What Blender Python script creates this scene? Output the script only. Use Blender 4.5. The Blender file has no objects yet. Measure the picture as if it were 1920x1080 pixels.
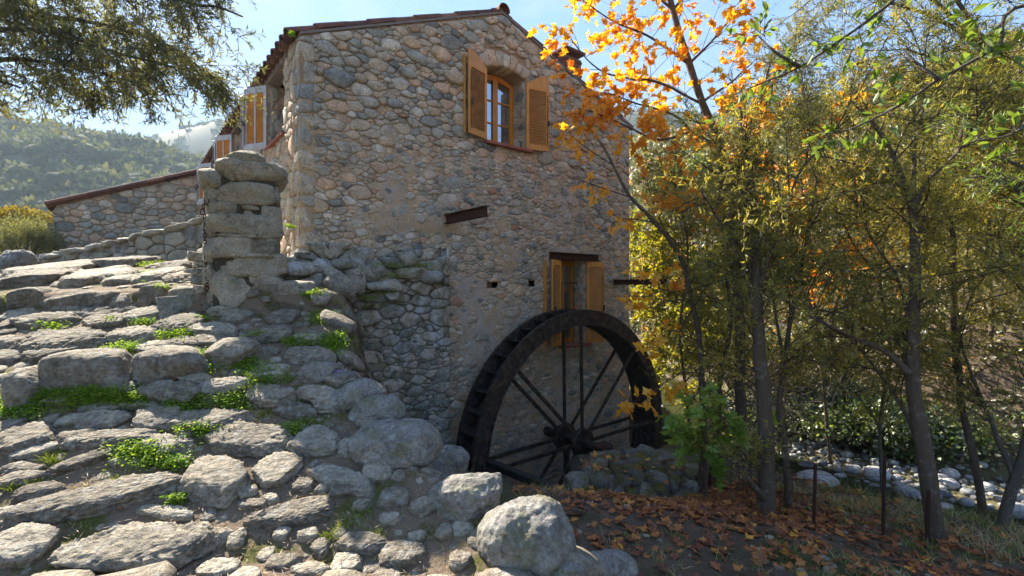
import bpy, math, random
import numpy as np
from mathutils import Vector, Matrix

# ------------------------------------------------------------------ camera, sky, sun, exposure
scene = bpy.context.scene
COL = scene.collection
F = 912.0                                     # focal length in photograph pixels (1920 wide)
cam_d = bpy.data.cameras.new('camera'); cam = bpy.data.objects.new('camera', cam_d); COL.objects.link(cam)
cam_d.sensor_width = 36.0; cam_d.lens = 36.0 * F / 1920.0
cam_d.clip_start = 0.05; cam_d.clip_end = 6000
cam.location = (0, 0, 0); cam.rotation_euler = (math.radians(90), 0, 0)
scene.camera = cam

SUN_AZ, SUN_EL = math.radians(-46.5), math.radians(40)          # azimuth from +Y towards +X
S = Vector((math.sin(SUN_AZ) * math.cos(SUN_EL), math.cos(SUN_AZ) * math.cos(SUN_EL), math.sin(SUN_EL)))
world = bpy.data.worlds.new('World'); scene.world = world; world.use_nodes = True
nt = world.node_tree; nt.nodes.clear()
w_out = nt.nodes.new('ShaderNodeOutputWorld'); w_bg = nt.nodes.new('ShaderNodeBackground')
sky = nt.nodes.new('ShaderNodeTexSky'); sky.sky_type = 'NISHITA'; sky.sun_disc = False
sky.sun_elevation = SUN_EL; sky.sun_rotation = SUN_AZ
sky.air_density = 1.0; sky.dust_density = 0.25; sky.ozone_density = 3.0; sky.altitude = 300
tc = nt.nodes.new('ShaderNodeTexCoord'); mp = nt.nodes.new('ShaderNodeMapping'); mp.inputs['Scale'].default_value = (1.0, 1.0, 3.2)
nz = nt.nodes.new('ShaderNodeTexNoise'); nz.inputs['Scale'].default_value = 2.3; nz.inputs['Detail'].default_value = 7; nz.inputs['Roughness'].default_value = 0.55
nz.inputs['Distortion'].default_value = 0.7
rp = nt.nodes.new('ShaderNodeValToRGB'); rp.color_ramp.elements[0].position = 0.46; rp.color_ramp.elements[1].position = 0.82
rp.color_ramp.elements[1].color = (0.55, 0.55, 0.55, 1)
mx = nt.nodes.new('ShaderNodeMix'); mx.data_type = 'RGBA'; mx.inputs['B'].default_value = (1.15, 1.15, 1.15, 1)
nt.links.new(tc.outputs['Generated'], mp.inputs['Vector']); nt.links.new(mp.outputs['Vector'], nz.inputs['Vector'])
nt.links.new(nz.outputs['Fac'], rp.inputs['Fac']); nt.links.new(rp.outputs['Color'], mx.inputs['Factor'])
lm_ = nt.nodes.new('ShaderNodeVectorMath'); lm_.operation = 'DOT_PRODUCT'; lm_.inputs[1].default_value = (.25, .55, .20)
sm_ = nt.nodes.new('ShaderNodeMath'); sm_.operation = 'MULTIPLY_ADD'; sm_.inputs[1].default_value = .92; sm_.inputs[2].default_value = 1.0
nt.links.new(sky.outputs['Color'], lm_.inputs[0]); nt.links.new(lm_.outputs['Value'], sm_.inputs[0])
dv_ = nt.nodes.new('ShaderNodeVectorMath'); dv_.operation = 'DIVIDE'      # the bright aureole rolls off softly, all round the sky
nt.links.new(sky.outputs['Color'], dv_.inputs[0]); nt.links.new(sm_.outputs[0], dv_.inputs[1])
nt.links.new(dv_.outputs[0], mx.inputs['A']); nt.links.new(mx.outputs['Result'], w_bg.inputs['Color'])
w_bg.inputs['Strength'].default_value = 0.15
nt.links.new(w_bg.outputs['Background'], w_out.inputs['Surface'])

sun_d = bpy.data.lights.new('sun', 'SUN'); sun = bpy.data.objects.new('sun', sun_d); COL.objects.link(sun)
sun_d.energy = 2.8; sun_d.angle = math.radians(0.5); sun_d.color = (1.0, 0.90, 0.76)
sun.rotation_euler = S.to_track_quat('Z', 'Y').to_euler(); sun.location = (-20, 20, 30)
scene.view_settings.view_transform = 'Standard'; scene.view_settings.look = 'None'
scene.view_settings.exposure = 2.7; scene.view_settings.gamma = 1.0
scene.view_settings.use_curve_mapping = False
scene.render.engine = 'CYCLES'
scene.cycles.max_bounces = 7; scene.cycles.diffuse_bounces = 4; scene.cycles.transmission_bounces = 4
scene.cycles.transparent_max_bounces = 6; scene.cycles.volume_bounces = 0
scene.cycles.use_denoising = True
scene.cycles.caustics_reflective = False; scene.cycles.caustics_refractive = False

rng = np.random.default_rng(7)
R = random.Random(11)

# ------------------------------------------------------------------ mesh helpers
def mesh_np(name, V, T, tint=None, smooth=False, mats=None):
    me = bpy.data.meshes.new(name)
    V = np.ascontiguousarray(V, np.float32); T = np.ascontiguousarray(T, np.int32)
    me.vertices.add(len(V)); me.vertices.foreach_set('co', V.ravel())
    me.loops.add(T.size); me.loops.foreach_set('vertex_index', T.ravel())
    me.polygons.add(len(T)); me.polygons.foreach_set('loop_start', np.arange(0, T.size, T.shape[1], dtype=np.int32))
    me.update(calc_edges=True)
    if tint is not None:
        a = me.attributes.new('tint', 'FLOAT', 'POINT')
        a.data.foreach_set('value', np.ascontiguousarray(np.broadcast_to(tint, (len(V),)), np.float32))
    if smooth: me.polygons.foreach_set('use_smooth', np.ones(len(T), bool))
    else: me.polygons.foreach_set('use_smooth', np.zeros(len(T), bool))
    return me

def link(name, me, mat=None, parent=None, kind=None, loc=None):
    o = bpy.data.objects.new(name, me); COL.objects.link(o)
    if mat is not None and me is not None and not me.materials: me.materials.append(mat)
    if parent is not None: o.parent = parent
    if kind: o['kind'] = kind
    if loc is not None: o.location = loc
    return o

def thing(name, label, cat, loc=(0, 0, 0), rz=0, group=None):
    o = bpy.data.objects.new(name, None); COL.objects.link(o); o.empty_display_size = .2
    o.location = loc; o.rotation_euler = (0, 0, rz); return tag(o, label, cat, group)

def tag(o, label=None, cat=None, group=None):
    if label: o['label'] = label
    if cat: o['category'] = cat
    if group: o['group'] = group
    return o

class Acc:
    def __init__(s): s.V = []; s.T = []; s.C = []; s.n = 0
    def add(s, V, T, c=0.5):
        V = np.asarray(V, float); T = np.asarray(T, int)
        if T.shape[1] == 4: T = np.concatenate([T[:, [0, 1, 2]], T[:, [0, 2, 3]]])
        s.V.append(V); s.T.append(T + s.n); s.C.append(np.broadcast_to(np.asarray(c, float), (len(V),))); s.n += len(V)
    def mesh(s, name, smooth=False):
        return mesh_np(name, np.concatenate(s.V), np.concatenate(s.T), np.concatenate(s.C), smooth)
    def obj(s, name, mat, parent=None, smooth=False, kind=None, loc=None):
        if not s.V: return None
        return link(name, s.mesh(name, smooth), mat, parent, kind, loc)

# bevelled box
_bx = None
def _box_topo():
    global _bx
    ids = {}; dirs = []
    for sx in (-1, 1):
        for sy in (-1, 1):
            for sz in (-1, 1):
                for k in range(3):
                    ids[(sx, sy, sz, k)] = len(dirs); dirs.append((sx, sy, sz, k))
    faces = []
    for k in range(3):
        for sg in (-1, 1):
            o = [i for i in range(3) if i != k]
            q = []
            for a, b in ((-1, -1), (1, -1), (1, 1), (-1, 1)):
                s3 = [0, 0, 0]; s3[k] = sg; s3[o[0]] = a; s3[o[1]] = b; q.append(ids[(*s3, k)])
            faces.append(q)
    for k in range(3):
        i, j = [m for m in range(3) if m != k]
        for a in (-1, 1):
            for b in (-1, 1):
                s0 = [0, 0, 0]; s0[i] = a; s0[j] = b; s1 = list(s0); s0[k] = -1; s1[k] = 1
                faces.append([ids[(*s0, i)], ids[(*s1, i)], ids[(*s1, j)], ids[(*s0, j)]])
    tris = []
    for sx in (-1, 1):
        for sy in (-1, 1):
            for sz in (-1, 1): tris.append([ids[(sx, sy, sz, k)] for k in range(3)])
    D = np.array(dirs)
    fl = []
    P = box_pts(D, (1, 1, 1), .1)
    for f in faces + tris:
        p = P[f]; n = np.cross(p[1] - p[0], p[2] - p[0])
        if n @ p.mean(0) < 0: f = f[::-1]
        if len(f) == 4: fl += [[f[0], f[1], f[2]], [f[0], f[2], f[3]]]
        else: fl.append(f)
    _bx = (D, np.array(fl))
def box_pts(D, size, b):
    h = np.array(size, float) / 2
    P = D[:, :3] * (h - b)
    P[np.arange(len(D)), D[:, 3]] = (D[:, :3] * h)[np.arange(len(D)), D[:, 3]]
    return P
_box_topo()
def box(acc, c, size, b=0.004, M=None, tint=.5):
    b = min(b, min(size) * .3)
    P = box_pts(_bx[0], size, b)
    if M is not None: P = P @ np.array(M).T
    acc.add(P + np.array(c), _bx[1], tint)
def rotz(a): c, s = math.cos(a), math.sin(a); return np.array([[c, -s, 0], [s, c, 0], [0, 0, 1.]])
def roty(a): c, s = math.cos(a), math.sin(a); return np.array([[c, 0, s], [0, 1, 0], [-s, 0, c]])
def rotx(a): c, s = math.cos(a), math.sin(a); return np.array([[1, 0, 0], [0, c, -s], [0, s, c]])

def tube(acc, P, r, sides=8, tint=.5, cap=True):
    P = np.asarray(P, float); n = len(P); r = np.broadcast_to(np.asarray(r, float), (n,))
    d = np.gradient(P, axis=0); d /= np.linalg.norm(d, axis=1)[:, None] + 1e-9
    u = np.cross(d[0], (0.3, 0.2, .93)); 
    if np.linalg.norm(u) < .1: u = np.cross(d[0], (1, 0, 0))
    V = []; a = np.linspace(0, 2 * np.pi, sides, endpoint=False)
    for i in range(n):
        u = u - d[i] * (u @ d[i]); u /= np.linalg.norm(u); w = np.cross(d[i], u)
        V.append(P[i] + r[i] * (np.cos(a)[:, None] * u + np.sin(a)[:, None] * w))
    V = np.concatenate(V); T = []
    k = np.arange(sides); k2 = (k + 1) % sides
    for i in range(n - 1):
        T.append(np.stack([i * sides + k, i * sides + k2, (i + 1) * sides + k2, (i + 1) * sides + k], 1))
    T = np.concatenate(T); T = np.concatenate([T[:, [0, 1, 2]], T[:, [0, 2, 3]]])
    if cap:
        V = np.concatenate([V, P[:1], P[-1:]]); c0 = len(V) - 2; b = (n - 1) * sides
        T = np.concatenate([T, np.stack([np.full(sides, c0), k2, k], 1), np.stack([np.full(sides, c0 + 1), b + k, b + k2], 1)])
    acc.add(V, T, tint)

def spline(P, n):
    """Catmull-Rom through the rows of P, n samples"""
    P = np.asarray(P, float); m = len(P)
    Q = np.concatenate([P[:1] * 2 - P[1:2], P, P[-1:] * 2 - P[-2:-1]])
    t = np.linspace(0, m - 1 - 1e-6, n); i = t.astype(int); f = (t - i)[:, None]
    a, b, c, d = Q[i], Q[i + 1], Q[i + 2], Q[i + 3]
    return .5 * ((2 * b) + (c - a) * f + (2 * a - 5 * b + 4 * c - d) * f ** 2 + (3 * b - a - 3 * c + d) * f ** 3)

# ------------------------------------------------------------------ numpy noise
def _hash(i, j, k, s):
    h = (i * 374761393 + j * 668265263 + k * 2147483647 + s * 144665) & 0xffffffff
    h = ((h ^ (h >> 13)) * 1274126177) & 0xffffffff
    h = ((h ^ (h >> 15)) * 2246822519) & 0xffffffff
    return (h ^ (h >> 16)).astype(np.float64) / 4294967295.0
def vnoise(P, s=0):
    P = np.asarray(P, float); I = np.floor(P).astype(np.int64); f = P - I; f = f * f * f * (f * (f * 6 - 15) + 10)
    r = 0
    for dx in (0, 1):
        wx = f[:, 0] if dx else 1 - f[:, 0]
        for dy in (0, 1):
            wy = f[:, 1] if dy else 1 - f[:, 1]
            for dz in (0, 1):
                wz = f[:, 2] if dz else 1 - f[:, 2]
                r = r + wx * wy * wz * _hash(I[:, 0] + dx, I[:, 1] + dy, I[:, 2] + dz, s)
    return r * 2 - 1
def fbm(P, octv=4, s=0, g=.5):
    P = np.asarray(P, float); a = 1.0; r = 0; t = 0
    for o in range(octv): r = r + a * vnoise(P * 2 ** o + o * 17.3, s + o); t += a; a *= g
    return r / t
def sstep(a, b, x): t = np.clip((x - a) / (b - a), 0, 1); return t * t * (3 - 2 * t)

# ------------------------------------------------------------------ rocks
_sph = {}
def cube_sphere(n):
    if n in _sph: return _sph[n]
    V = []; T = []; idx = {}
    def vid(p):
        k = tuple(p)
        if k not in idx: idx[k] = len(V); V.append(p)
        return idx[k]
    for ax in range(3):
        for sg in (-n, n):
            for i in range(-n, n, 2):
                for j in range(-n, n, 2):
                    q = []
                    for di, dj in ((0, 0), (2, 0), (2, 2), (0, 2)):
                        p = [0, 0, 0]; p[ax] = sg; p[(ax + 1) % 3] = i + di; p[(ax + 2) % 3] = j + dj; q.append(vid(tuple(p)))
                    if sg < 0: q = q[::-1]
                    T += [[q[0], q[1], q[2]], [q[0], q[2], q[3]]]
    V = np.array(V, float) / n
    V = np.tan(V * math.pi / 4)
    V /= np.linalg.norm(V, axis=1)[:, None]
    _sph[n] = (V, np.array(T)); return _sph[n]

def rock(seed, dims, n=8, sq=2.6, facets=7, cut=.82, amp=.07, freq=2.2, rough=.02, flat=None, lump=.12):
    """a weathered stone: half sizes dims, squareness sq, planar facets, noise relief"""
    r = np.random.default_rng(seed)
    D, T = cube_sphere(n)
    V = D / ((np.abs(D) ** sq).sum(1) ** (1 / sq))[:, None]
    V = V * (1 + lump * fbm(D * 1.1 + seed * 3.1, 2, seed))[:, None]
    for _ in range(facets):
        d = r.normal(size=3); d[2] *= .7; d /= np.linalg.norm(d); c = cut * r.uniform(.86, 1.12)
        e = V @ d - c; V = V - np.outer(np.maximum(e, 0) * .85, d)
    dims = np.array(dims, float); V = V * dims
    m = float(dims.mean())
    nrm = D / dims; nrm /= np.linalg.norm(nrm, axis=1)[:, None]
    V = V + nrm * (amp * m * fbm(V / m * freq + seed, 3, seed + 5))[:, None] + nrm * (rough * fbm(V / m * freq * 4 + seed, 2, seed + 9) * m)[:, None]
    if flat is not None:
        z = V[:, 2]; lim = flat * dims[2]; e = z - lim
        V[:, 2] = np.where(e > 0, lim + e * .3, z)
    return V, T

# ------------------------------------------------------------------ terrain
EDGE = np.array([(-60, 300), (-20, 60), (-7, 24), (-3.5, 12.7), (-2.5, 7.2), (-2.0, 5.5), (-1.62, 4.5), (-.88, 3.5), (-.05, 2.9), (.9, 2.0), (2, .5), (4, -4)], float)
STREAM = np.array([(16, -3), (12, 2), (8.8, 5), (5.9, 7.5), (4.9, 9.5), (5.6, 13), (5.2, 20), (0, 30), (-12, 42), (-45, 62), (-400, 130)], float)
def sdist(poly, x, y):
    """signed distance, positive to the left-hand/camera side of the line walked in order"""
    best = np.full(x.shape, 1e18); sg = np.ones(x.shape)
    for a, b in zip(poly[:-1], poly[1:]):
        d = b - a; L = d @ d
        t = np.clip(((x - a[0]) * d[0] + (y - a[1]) * d[1]) / L, 0, 1)
        px, py = x - a[0] - t * d[0], y - a[1] - t * d[1]
        dd = px * px + py * py; cr = d[0] * py - d[1] * px
        m = dd < best; best = np.where(m, dd, best); sg = np.where(m, np.sign(cr), sg)
    return np.sqrt(best) * sg
def terrain(x, y, detail=True):
    x = np.asarray(x, float); y = np.asarray(y, float)
    yy = y + .10 * np.sin(x * 1.7 + .6)
    ramp = np.interp(yy, [-8, 1.5, 2.7, 3.95, 4.02, 5.3, 5.38, 8, 11.5, 14, 24, 60, 120, 260],
                     [-2.1, -1.68, -1.6, -.98, -.87, -.25, -.05, .47, .72, .72, -.6, -9, -22, -26])
    ramp = ramp - .05 * np.maximum(-x - 5, 0) * (y < 30)
    ds = sdist(STREAM, x, y)                   # walking away from the camera: near side is on the left (+)
    low = np.interp(ds, [-400, -120, -60, -30, -12, -5, -2.0, -1.5, -1.2, -.25, .05, 1.35, 1.8, 2.3, 4, 5.5, 9, 20, 60, 400],
                    [60, 40, 22, 12.5, 4.6, .7, -2.6, -3.16, -3.13, -3.2, -3.36, -3.36, -2.85, -2.5, -2.33, -2.05, -1.75, -1.8, -6, -26])
    low = low - .75 * np.exp(-(((x - 1.0) / 1.7) ** 2 + ((y - 7.7) / 1.15) ** 2)) * (ds > -1)
    low = low - .60 * np.exp(-(((x - .75) / 1.5) ** 2 + ((y - 6.35) / 1.0) ** 2))
    low = low - 1.6 * sstep(1.25, .6, np.abs((x - 1.07) * -.625 + (y - 8.47) * .781 - .1)) * sstep(3.2, 2.6, np.abs((x - 1.07) * .781 + (y - 8.47) * .625))
    e = sdist(EDGE, x, y)                      # walking towards the camera: ramp lies on the right (-)
    m = sstep(.62, 0.0, e)
    z = low * (1 - m) + ramp * m
    if detail:
        P = np.stack([x.ravel(), y.ravel(), np.zeros(x.size)], 1)
        d = np.hypot(x, y)
        z = z + (.03 * fbm(P * 1.3, 3, 3) + .012 * fbm(P * 6, 2, 8)).reshape(x.shape) + (fbm(P / 9, 3, 31)).reshape(x.shape) * np.clip((d - 16) / 60, 0, 2.5)
    return z
def hit(u, v, y0=1.6, y1=40):
    """the ground point seen at photograph pixel (u, v)"""
    a, b = y0, y1
    for n in (70, 24, 12):
        Y = np.linspace(a, b, n); X = (u - 960) / F * Y; g = terrain(X, Y, False) >= (540 - v) / F * Y
        i = int(np.argmax(g)) if g.any() else n - 1
        a, b = Y[max(0, i - 1)], Y[i] + 1e-4
    return np.array([X[i], Y[i], float(terrain(X[i:i + 1], Y[i:i + 1])[0])])
def px(u, v, Y): return np.array([(u - 960) / F * Y, Y, (540 - v) / F * Y])

# ------------------------------------------------------------------ materials
class NT:
    def __init__(s, name):
        s.m = bpy.data.materials.new(name); s.m.use_nodes = True; s.t = s.m.node_tree; s.t.nodes.clear()
        s.out = s.t.nodes.new('ShaderNodeOutputMaterial'); s.pos = None
    def n(s, typ, **kw):
        n = s.t.nodes.new(typ)
        for k, v in kw.items():
            if k in n.inputs.keys() if hasattr(n.inputs, 'keys') else False: pass
            setattr(n, k, v)
        return n
    def l(s, a, b): s.t.links.new(a, b)
    def P(s):
        if s.pos is None: s.pos = s.n('ShaderNodeNewGeometry')
        return s.pos.outputs['Position']
    def noise(s, scale, detail=4, rough=.55, vec=None, stretch=None, dist=0.0):
        n = s.n('ShaderNodeTexNoise'); n.inputs['Scale'].default_value = scale; n.inputs['Detail'].default_value = detail
        n.inputs['Roughness'].default_value = rough; n.inputs['Distortion'].default_value = dist
        src = vec or s.P()
        if stretch:
            mp = s.n('ShaderNodeMapping'); mp.inputs['Scale'].default_value = stretch; s.l(src, mp.inputs['Vector']); src = mp.outputs['Vector']
        s.l(src, n.inputs['Vector']); return n.outputs['Fac']
    def ramp(s, fac, stops, interp='LINEAR'):
        r = s.n('ShaderNodeValToRGB'); e = r.color_ramp.elements; r.color_ramp.interpolation = interp
        while len(e) < len(stops): e.new(.5)
        for el, (p, c) in zip(e, stops):
            el.position = p; el.color = (*c, 1) if not isinstance(c, (int, float)) else (c, c, c, 1)
        s.l(fac, r.inputs['Fac']); return r.outputs['Color']
    def mix(s, fac, a, b, mode='MIX'):
        m = s.n('ShaderNodeMix'); m.data_type = 'RGBA'; m.blend_type = mode; m.clamp_result = False
        for sock, v in ((m.inputs['Factor'], fac), (m.inputs['A'], a), (m.inputs['B'], b)):
            if isinstance(v, (int, float)): sock.default_value = v if sock.name == 'Factor' else (v, v, v, 1)
            elif isinstance(v, tuple): sock.default_value = (*v, 1)
            else: s.l(v, sock)
        return m.outputs['Result']
    def math(s, op, a, b=0.0):
        m = s.n('ShaderNodeMath', operation=op)
        for k, v in enumerate((a, b)):
            if isinstance(v, (int, float)): m.inputs[k].default_value = v
            else: s.l(v, m.inputs[k])
        return m.outputs[0]
    def tint(s): a = s.n('ShaderNodeAttribute'); a.attribute_name = 'tint'; return a.outputs['Fac']
    def bump(s, h, strength=.5, dist=.02, prev=None):
        b = s.n('ShaderNodeBump'); b.inputs['Strength'].default_value = strength; b.inputs['Distance'].default_value = dist
        s.l(h, b.inputs['Height'])
        if prev: s.l(prev, b.inputs['Normal'])
        return b.outputs['Normal']
    def pbr(s, col, rough=.85, normal=None, metal=0.0, spec=.3):
        p = s.n('ShaderNodeBsdfPrincipled')
        if isinstance(col, tuple): p.inputs['Base Color'].default_value = (*col, 1)
        else: s.l(col, p.inputs['Base Color'])
        if isinstance(rough, (int, float)): p.inputs['Roughness'].default_value = rough
        else: s.l(rough, p.inputs['Roughness'])
        p.inputs['Metallic'].default_value = metal; p.inputs['Specular IOR Level'].default_value = spec
        if normal: s.l(normal, p.inputs['Normal'])
        s.l(p.outputs[0], s.out.inputs['Surface']); return s.m

def stone_mat(name, stops, lichen=.35, moss=0.0, grain=60, bump=.6, bdist=.02, spot=14, dark=.5, layer=False, interp='LINEAR', lime=0):
    s = NT(name)
    base = s.ramp(s.tint(), stops, interp)
    big = s.noise(5, 5, .6); fine = s.noise(grain, 4, .65)
    c = s.mix(.75, base, s.ramp(big, [(.3, .55), (.7, 1.35)]), 'MULTIPLY')
    c = s.mix(.7, c, s.ramp(fine, [(.32, .45), (.66, 1.5)]), 'MULTIPLY')
    lm = s.ramp(s.noise(spot, 6, .7), [(.53, 0), (.6, 1)])
    c = s.mix(s.math('MULTIPLY', lm, lichen), c, (.43, .44, .40))
    dm = s.ramp(s.noise(spot * .55, 6, .72, dist=.4), [(.36, 1), (.44, 0)])
    c = s.mix(s.math('MULTIPLY', dm, dark), c, (.035, .033, .028))
    if lime: c = s.mix(s.math('MULTIPLY', s.ramp(s.noise(1.9, 6, .7, dist=.6, stretch=(1.2, 1.2, .6)), [(.50, 0), (.62, 1)]), lime), c, (.50, .53, .55))
    if moss > 0:
        sep = s.n('ShaderNodeSeparateXYZ'); s.l(s.pos.outputs['Normal'], sep.inputs[0])
        mm = s.ramp(s.noise(7, 5, .65), [(.60 - .16 * moss, 0), (.66 - .1 * moss, 1)])
        c = s.mix(s.math('MULTIPLY', mm, moss), c, s.mix(s.noise(90, 2), (.05, .06, .012), (.16, .14, .03)))
    h = s.noise(grain * .6, 5, .7)
    nrm = s.bump(h, bump, bdist)
    if layer:
        h2 = s.noise(9, 5, .65, stretch=(.8, 1.0, 5.0), dist=.6); nrm = s.bump(h2, .8, .05, nrm)
    else:
        h2 = s.noise(11, 4, .6); nrm = s.bump(h2, .5, .04, nrm)
    return s.pbr(c, .88, nrm)

M = {}
wall_stops = [(0, (.16, .165, .15)), (.10, (.26, .26, .23)), (.22, (.36, .355, .295)), (.34, (.38, .345, .275)), (.5, (.47, .39, .285)),
              (.62, (.54, .42, .28)), (.74, (.55, .37, .24)), (.84, (.49, .43, .34)), (.94, (.64, .57, .46)), (1, (.40, .20, .115))]
M['wall_stone'] = stone_mat('wall_stone', wall_stops, lichen=.3, dark=.28, grain=45, bump=.8)
M['quoin'] = stone_mat('quoin', [(0, (.26, .27, .255)), (.4, (.38, .34, .27)), (1, (.50, .42, .31))], lichen=.3, dark=.25, grain=40)
M['ruin_stone'] = stone_mat('ruin_stone', [(0, (.11, .115, .10)), (.35, (.26, .25, .215)), (.7, (.34, .30, .24)), (1, (.45, .39, .31))], lichen=.5, dark=.9, moss=.6, lime=.6, grain=40)
M['low_stone'] = stone_mat('low_stone', [(0, (.07, .07, .06)), (.5, (.13, .12, .10)), (1, (.22, .20, .17))], lichen=.3, dark=.8, moss=.9, grain=40)
M['path_stone'] = stone_mat('path_stone', [(0, (.20, .17, .125)), (.5, (.31, .27, .20)), (1, (.41, .365, .28))], lichen=.4, dark=.5, grain=30, bump=1.0, bdist=.045, layer=True)
M['boulder'] = stone_mat('boulder', [(0, (.17, .16, .14)), (1, (.23, .22, .195))], lichen=.5, dark=.55, moss=.5, grain=50, bump=.8)
M['pillar_stone'] = stone_mat('pillar_stone', [(0, (.20, .18, .13)), (.5, (.29, .26, .19)), (1, (.38, .34, .26))], lichen=.35, dark=.5, moss=.25, grain=55, bump=.9)
M['river_stone'] = stone_mat('river_stone', [(0, (.11, .115, .12)), (.5, (.21, .22, .225)), (1, (.42, .42, .41))], lichen=.2, dark=.15, grain=25, bump=.3)

def mortar(name, a, b, lime=0.0, moss=0.0):
    s = NT(name)
    c = s.ramp(s.noise(6, 6, .65), [(.3, a), (.7, b)])
    c = s.mix(.6, c, s.ramp(s.noise(70, 4, .7), [(.3, .55), (.7, 1.4)]), 'MULTIPLY')
    c = s.mix(s.math('MULTIPLY', s.ramp(s.noise(20, 5, .7), [(.55, 0), (.62, 1)]), .55), c, (.15, .15, .14))
    if lime: c = s.mix(s.math('MULTIPLY', s.ramp(s.noise(1.7, 6, .7, dist=.5), [(.47, 0), (.58, 1)]), lime), c, (.50, .52, .53))
    if moss: c = s.mix(s.math('MULTIPLY', s.ramp(s.noise(4, 6, .7), [(.45, 0), (.55, 1)]), moss), c, (.035, .035, .015))
    n = s.bump(s.noise(35, 6, .75), 1.0, .03)
    return s.pbr(c, .95, n)
M['mortar'] = mortar('mortar', (.48, .34, .20), (.62, .46, .29), lime=.45)
M['mortar_up'] = mortar('mortar_up', (.36, .25, .155), (.52, .38, .25))
M['mortar_ruin'] = mortar('mortar_ruin', (.18, .155, .12), (.34, .30, .25), lime=.75, moss=.5)
M['dark_joint'] = mortar('dark_joint', (.05, .04, .03), (.10, .085, .06))

def wood(name, a, b, rough=.5, stretch=(30, 30, 3), var=.6):
    s = NT(name)
    n = s.noise(1.6, 5, .6, stretch=stretch, dist=.4)
    c = s.mix(n, a, b)
    c = s.mix(var, c, s.ramp(s.noise(9, 4, .6), [(.3, .7), (.7, 1.2)]), 'MULTIPLY')
    c = s.mix(s.math('MULTIPLY', s.ramp(s.noise(4, 6, .7, stretch=(5, 5, .7)), [(.50, 0), (.68, 1)]), .45), c, (.16, .12, .085))
    return s.pbr(c, rough, s.bump(n, .25, .004), spec=.4)
M['shutter_wood'] = wood('shutter_wood', (.50, .20, .035), (.68, .33, .075))
M['frame_wood'] = wood('frame_wood', (.50, .19, .012), (.62, .28, .03), .35)
M['pale_frame'] = wood('pale_frame', (.40, .36, .34), (.56, .53, .52), .35)
M['brown_wood'] = wood('brown_wood', (.22, .07, .025), (.34, .12, .04), .6)
M['old_wood'] = wood('old_wood', (.13, .11, .10), (.26, .22, .19), .85)
M['black_wood'] = wood('black_wood', (.004, .004, .004), (.022, .019, .017), .75)
s = NT('wheel_iron'); c = s.mix(s.ramp(s.noise(14, 6, .7), [(.45, 0), (.7, 1)]), (.012, .010, .009), (.12, .08, .055))
M['wheel_iron'] = s.pbr(c, .6, s.bump(s.noise(60, 4), .4, .01), spec=.4)
s = NT('rust'); c = s.mix(s.noise(18, 6, .7), (.035, .013, .010), (.085, .034, .022))
M['rust'] = s.pbr(c, .8, s.bump(s.noise(70, 4), .4, .008))
s = NT('terracotta'); c = s.ramp(s.tint(), [(0, (.085, .032, .02)), (.5, (.17, .062, .034)), (1, (.27, .12, .065))])
c = s.mix(.8, c, s.ramp(s.noise(12, 5, .7), [(.3, .45), (.7, 1.3)]), 'MULTIPLY')
c = s.mix(s.math('MULTIPLY', s.ramp(s.noise(25, 5, .7), [(.52, 0), (.62, 1)]), .6), c, (.10, .11, .09))
M['terracotta'] = s.pbr(c, .85, s.bump(s.noise(60, 3), .3, .01))
s = NT('brick_sill'); M['brick_sill'] = s.pbr(s.mix(s.noise(20, 5, .7), (.22, .06, .04), (.40, .15, .10)), .8, s.bump(s.noise(50, 3), .3, .01))
s = NT('glass')
g = s.n('ShaderNodeBsdfGlossy'); g.inputs['Roughness'].default_value = .02; g.inputs['Color'].default_value = (.95, .97, 1, 1)
t = s.n('ShaderNodeBsdfTransparent'); t.inputs['Color'].default_value = (.75, .8, .8, 1)
mxs = s.n('ShaderNodeMixShader'); mxs.inputs[0].default_value = .5
s.l(t.outputs[0], mxs.inputs[1]); s.l(g.outputs[0], mxs.inputs[2]); s.l(mxs.outputs[0], s.out.inputs['Surface'])
M['glass'] = s.m
s = NT('curtain'); M['curtain'] = s.pbr((.45, .42, .42), .9)
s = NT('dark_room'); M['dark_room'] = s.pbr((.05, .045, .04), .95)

def leaf_mat(name, stops, trans=.5, gloss=.12, rnd=False):
    s = NT(name)
    if rnd: oi = s.n('ShaderNodeObjectInfo'); f = oi.outputs['Random']
    else: f = s.tint()
    c = s.ramp(f, stops)
    c = s.mix(.5, c, s.ramp(s.noise(40, 3), [(.3, .7), (.7, 1.25)]), 'MULTIPLY')
    d = s.n('ShaderNodeBsdfDiffuse'); tr = s.n('ShaderNodeBsdfTranslucent'); gl = s.n('ShaderNodeBsdfGlossy'); gl.inputs['Roughness'].default_value = .55
    s.l(c, d.inputs['Color'])
    tc_ = s.mix(1.0, c, (1.35, 1.3, .75), 'MULTIPLY'); s.l(tc_, tr.inputs['Color'])
    m1 = s.n('ShaderNodeMixShader'); m1.inputs[0].default_value = trans; s.l(d.outputs[0], m1.inputs[1]); s.l(tr.outputs[0], m1.inputs[2])
    m2 = s.n('ShaderNodeMixShader'); m2.inputs[0].default_value = gloss; s.l(m1.outputs[0], m2.inputs[1]); s.l(gl.outputs[0], m2.inputs[2])
    s.l(m2.outputs[0], s.out.inputs['Surface']); return s.m
M['olive_leaf'] = leaf_mat('olive_leaf', [(0, (.07, .08, .03)), (.5, (.14, .15, .055)), (.85, (.23, .22, .09)), (1, (.32, .27, .08))], gloss=.07)
M['willow_leaf'] = leaf_mat('willow_leaf', [(0, (.10, .125, .025)), (.35, (.21, .215, .04)), (.65, (.36, .32, .055)), (.86, (.50, .37, .055)), (1, (.58, .27, .03))], trans=.55, gloss=.04)
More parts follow.
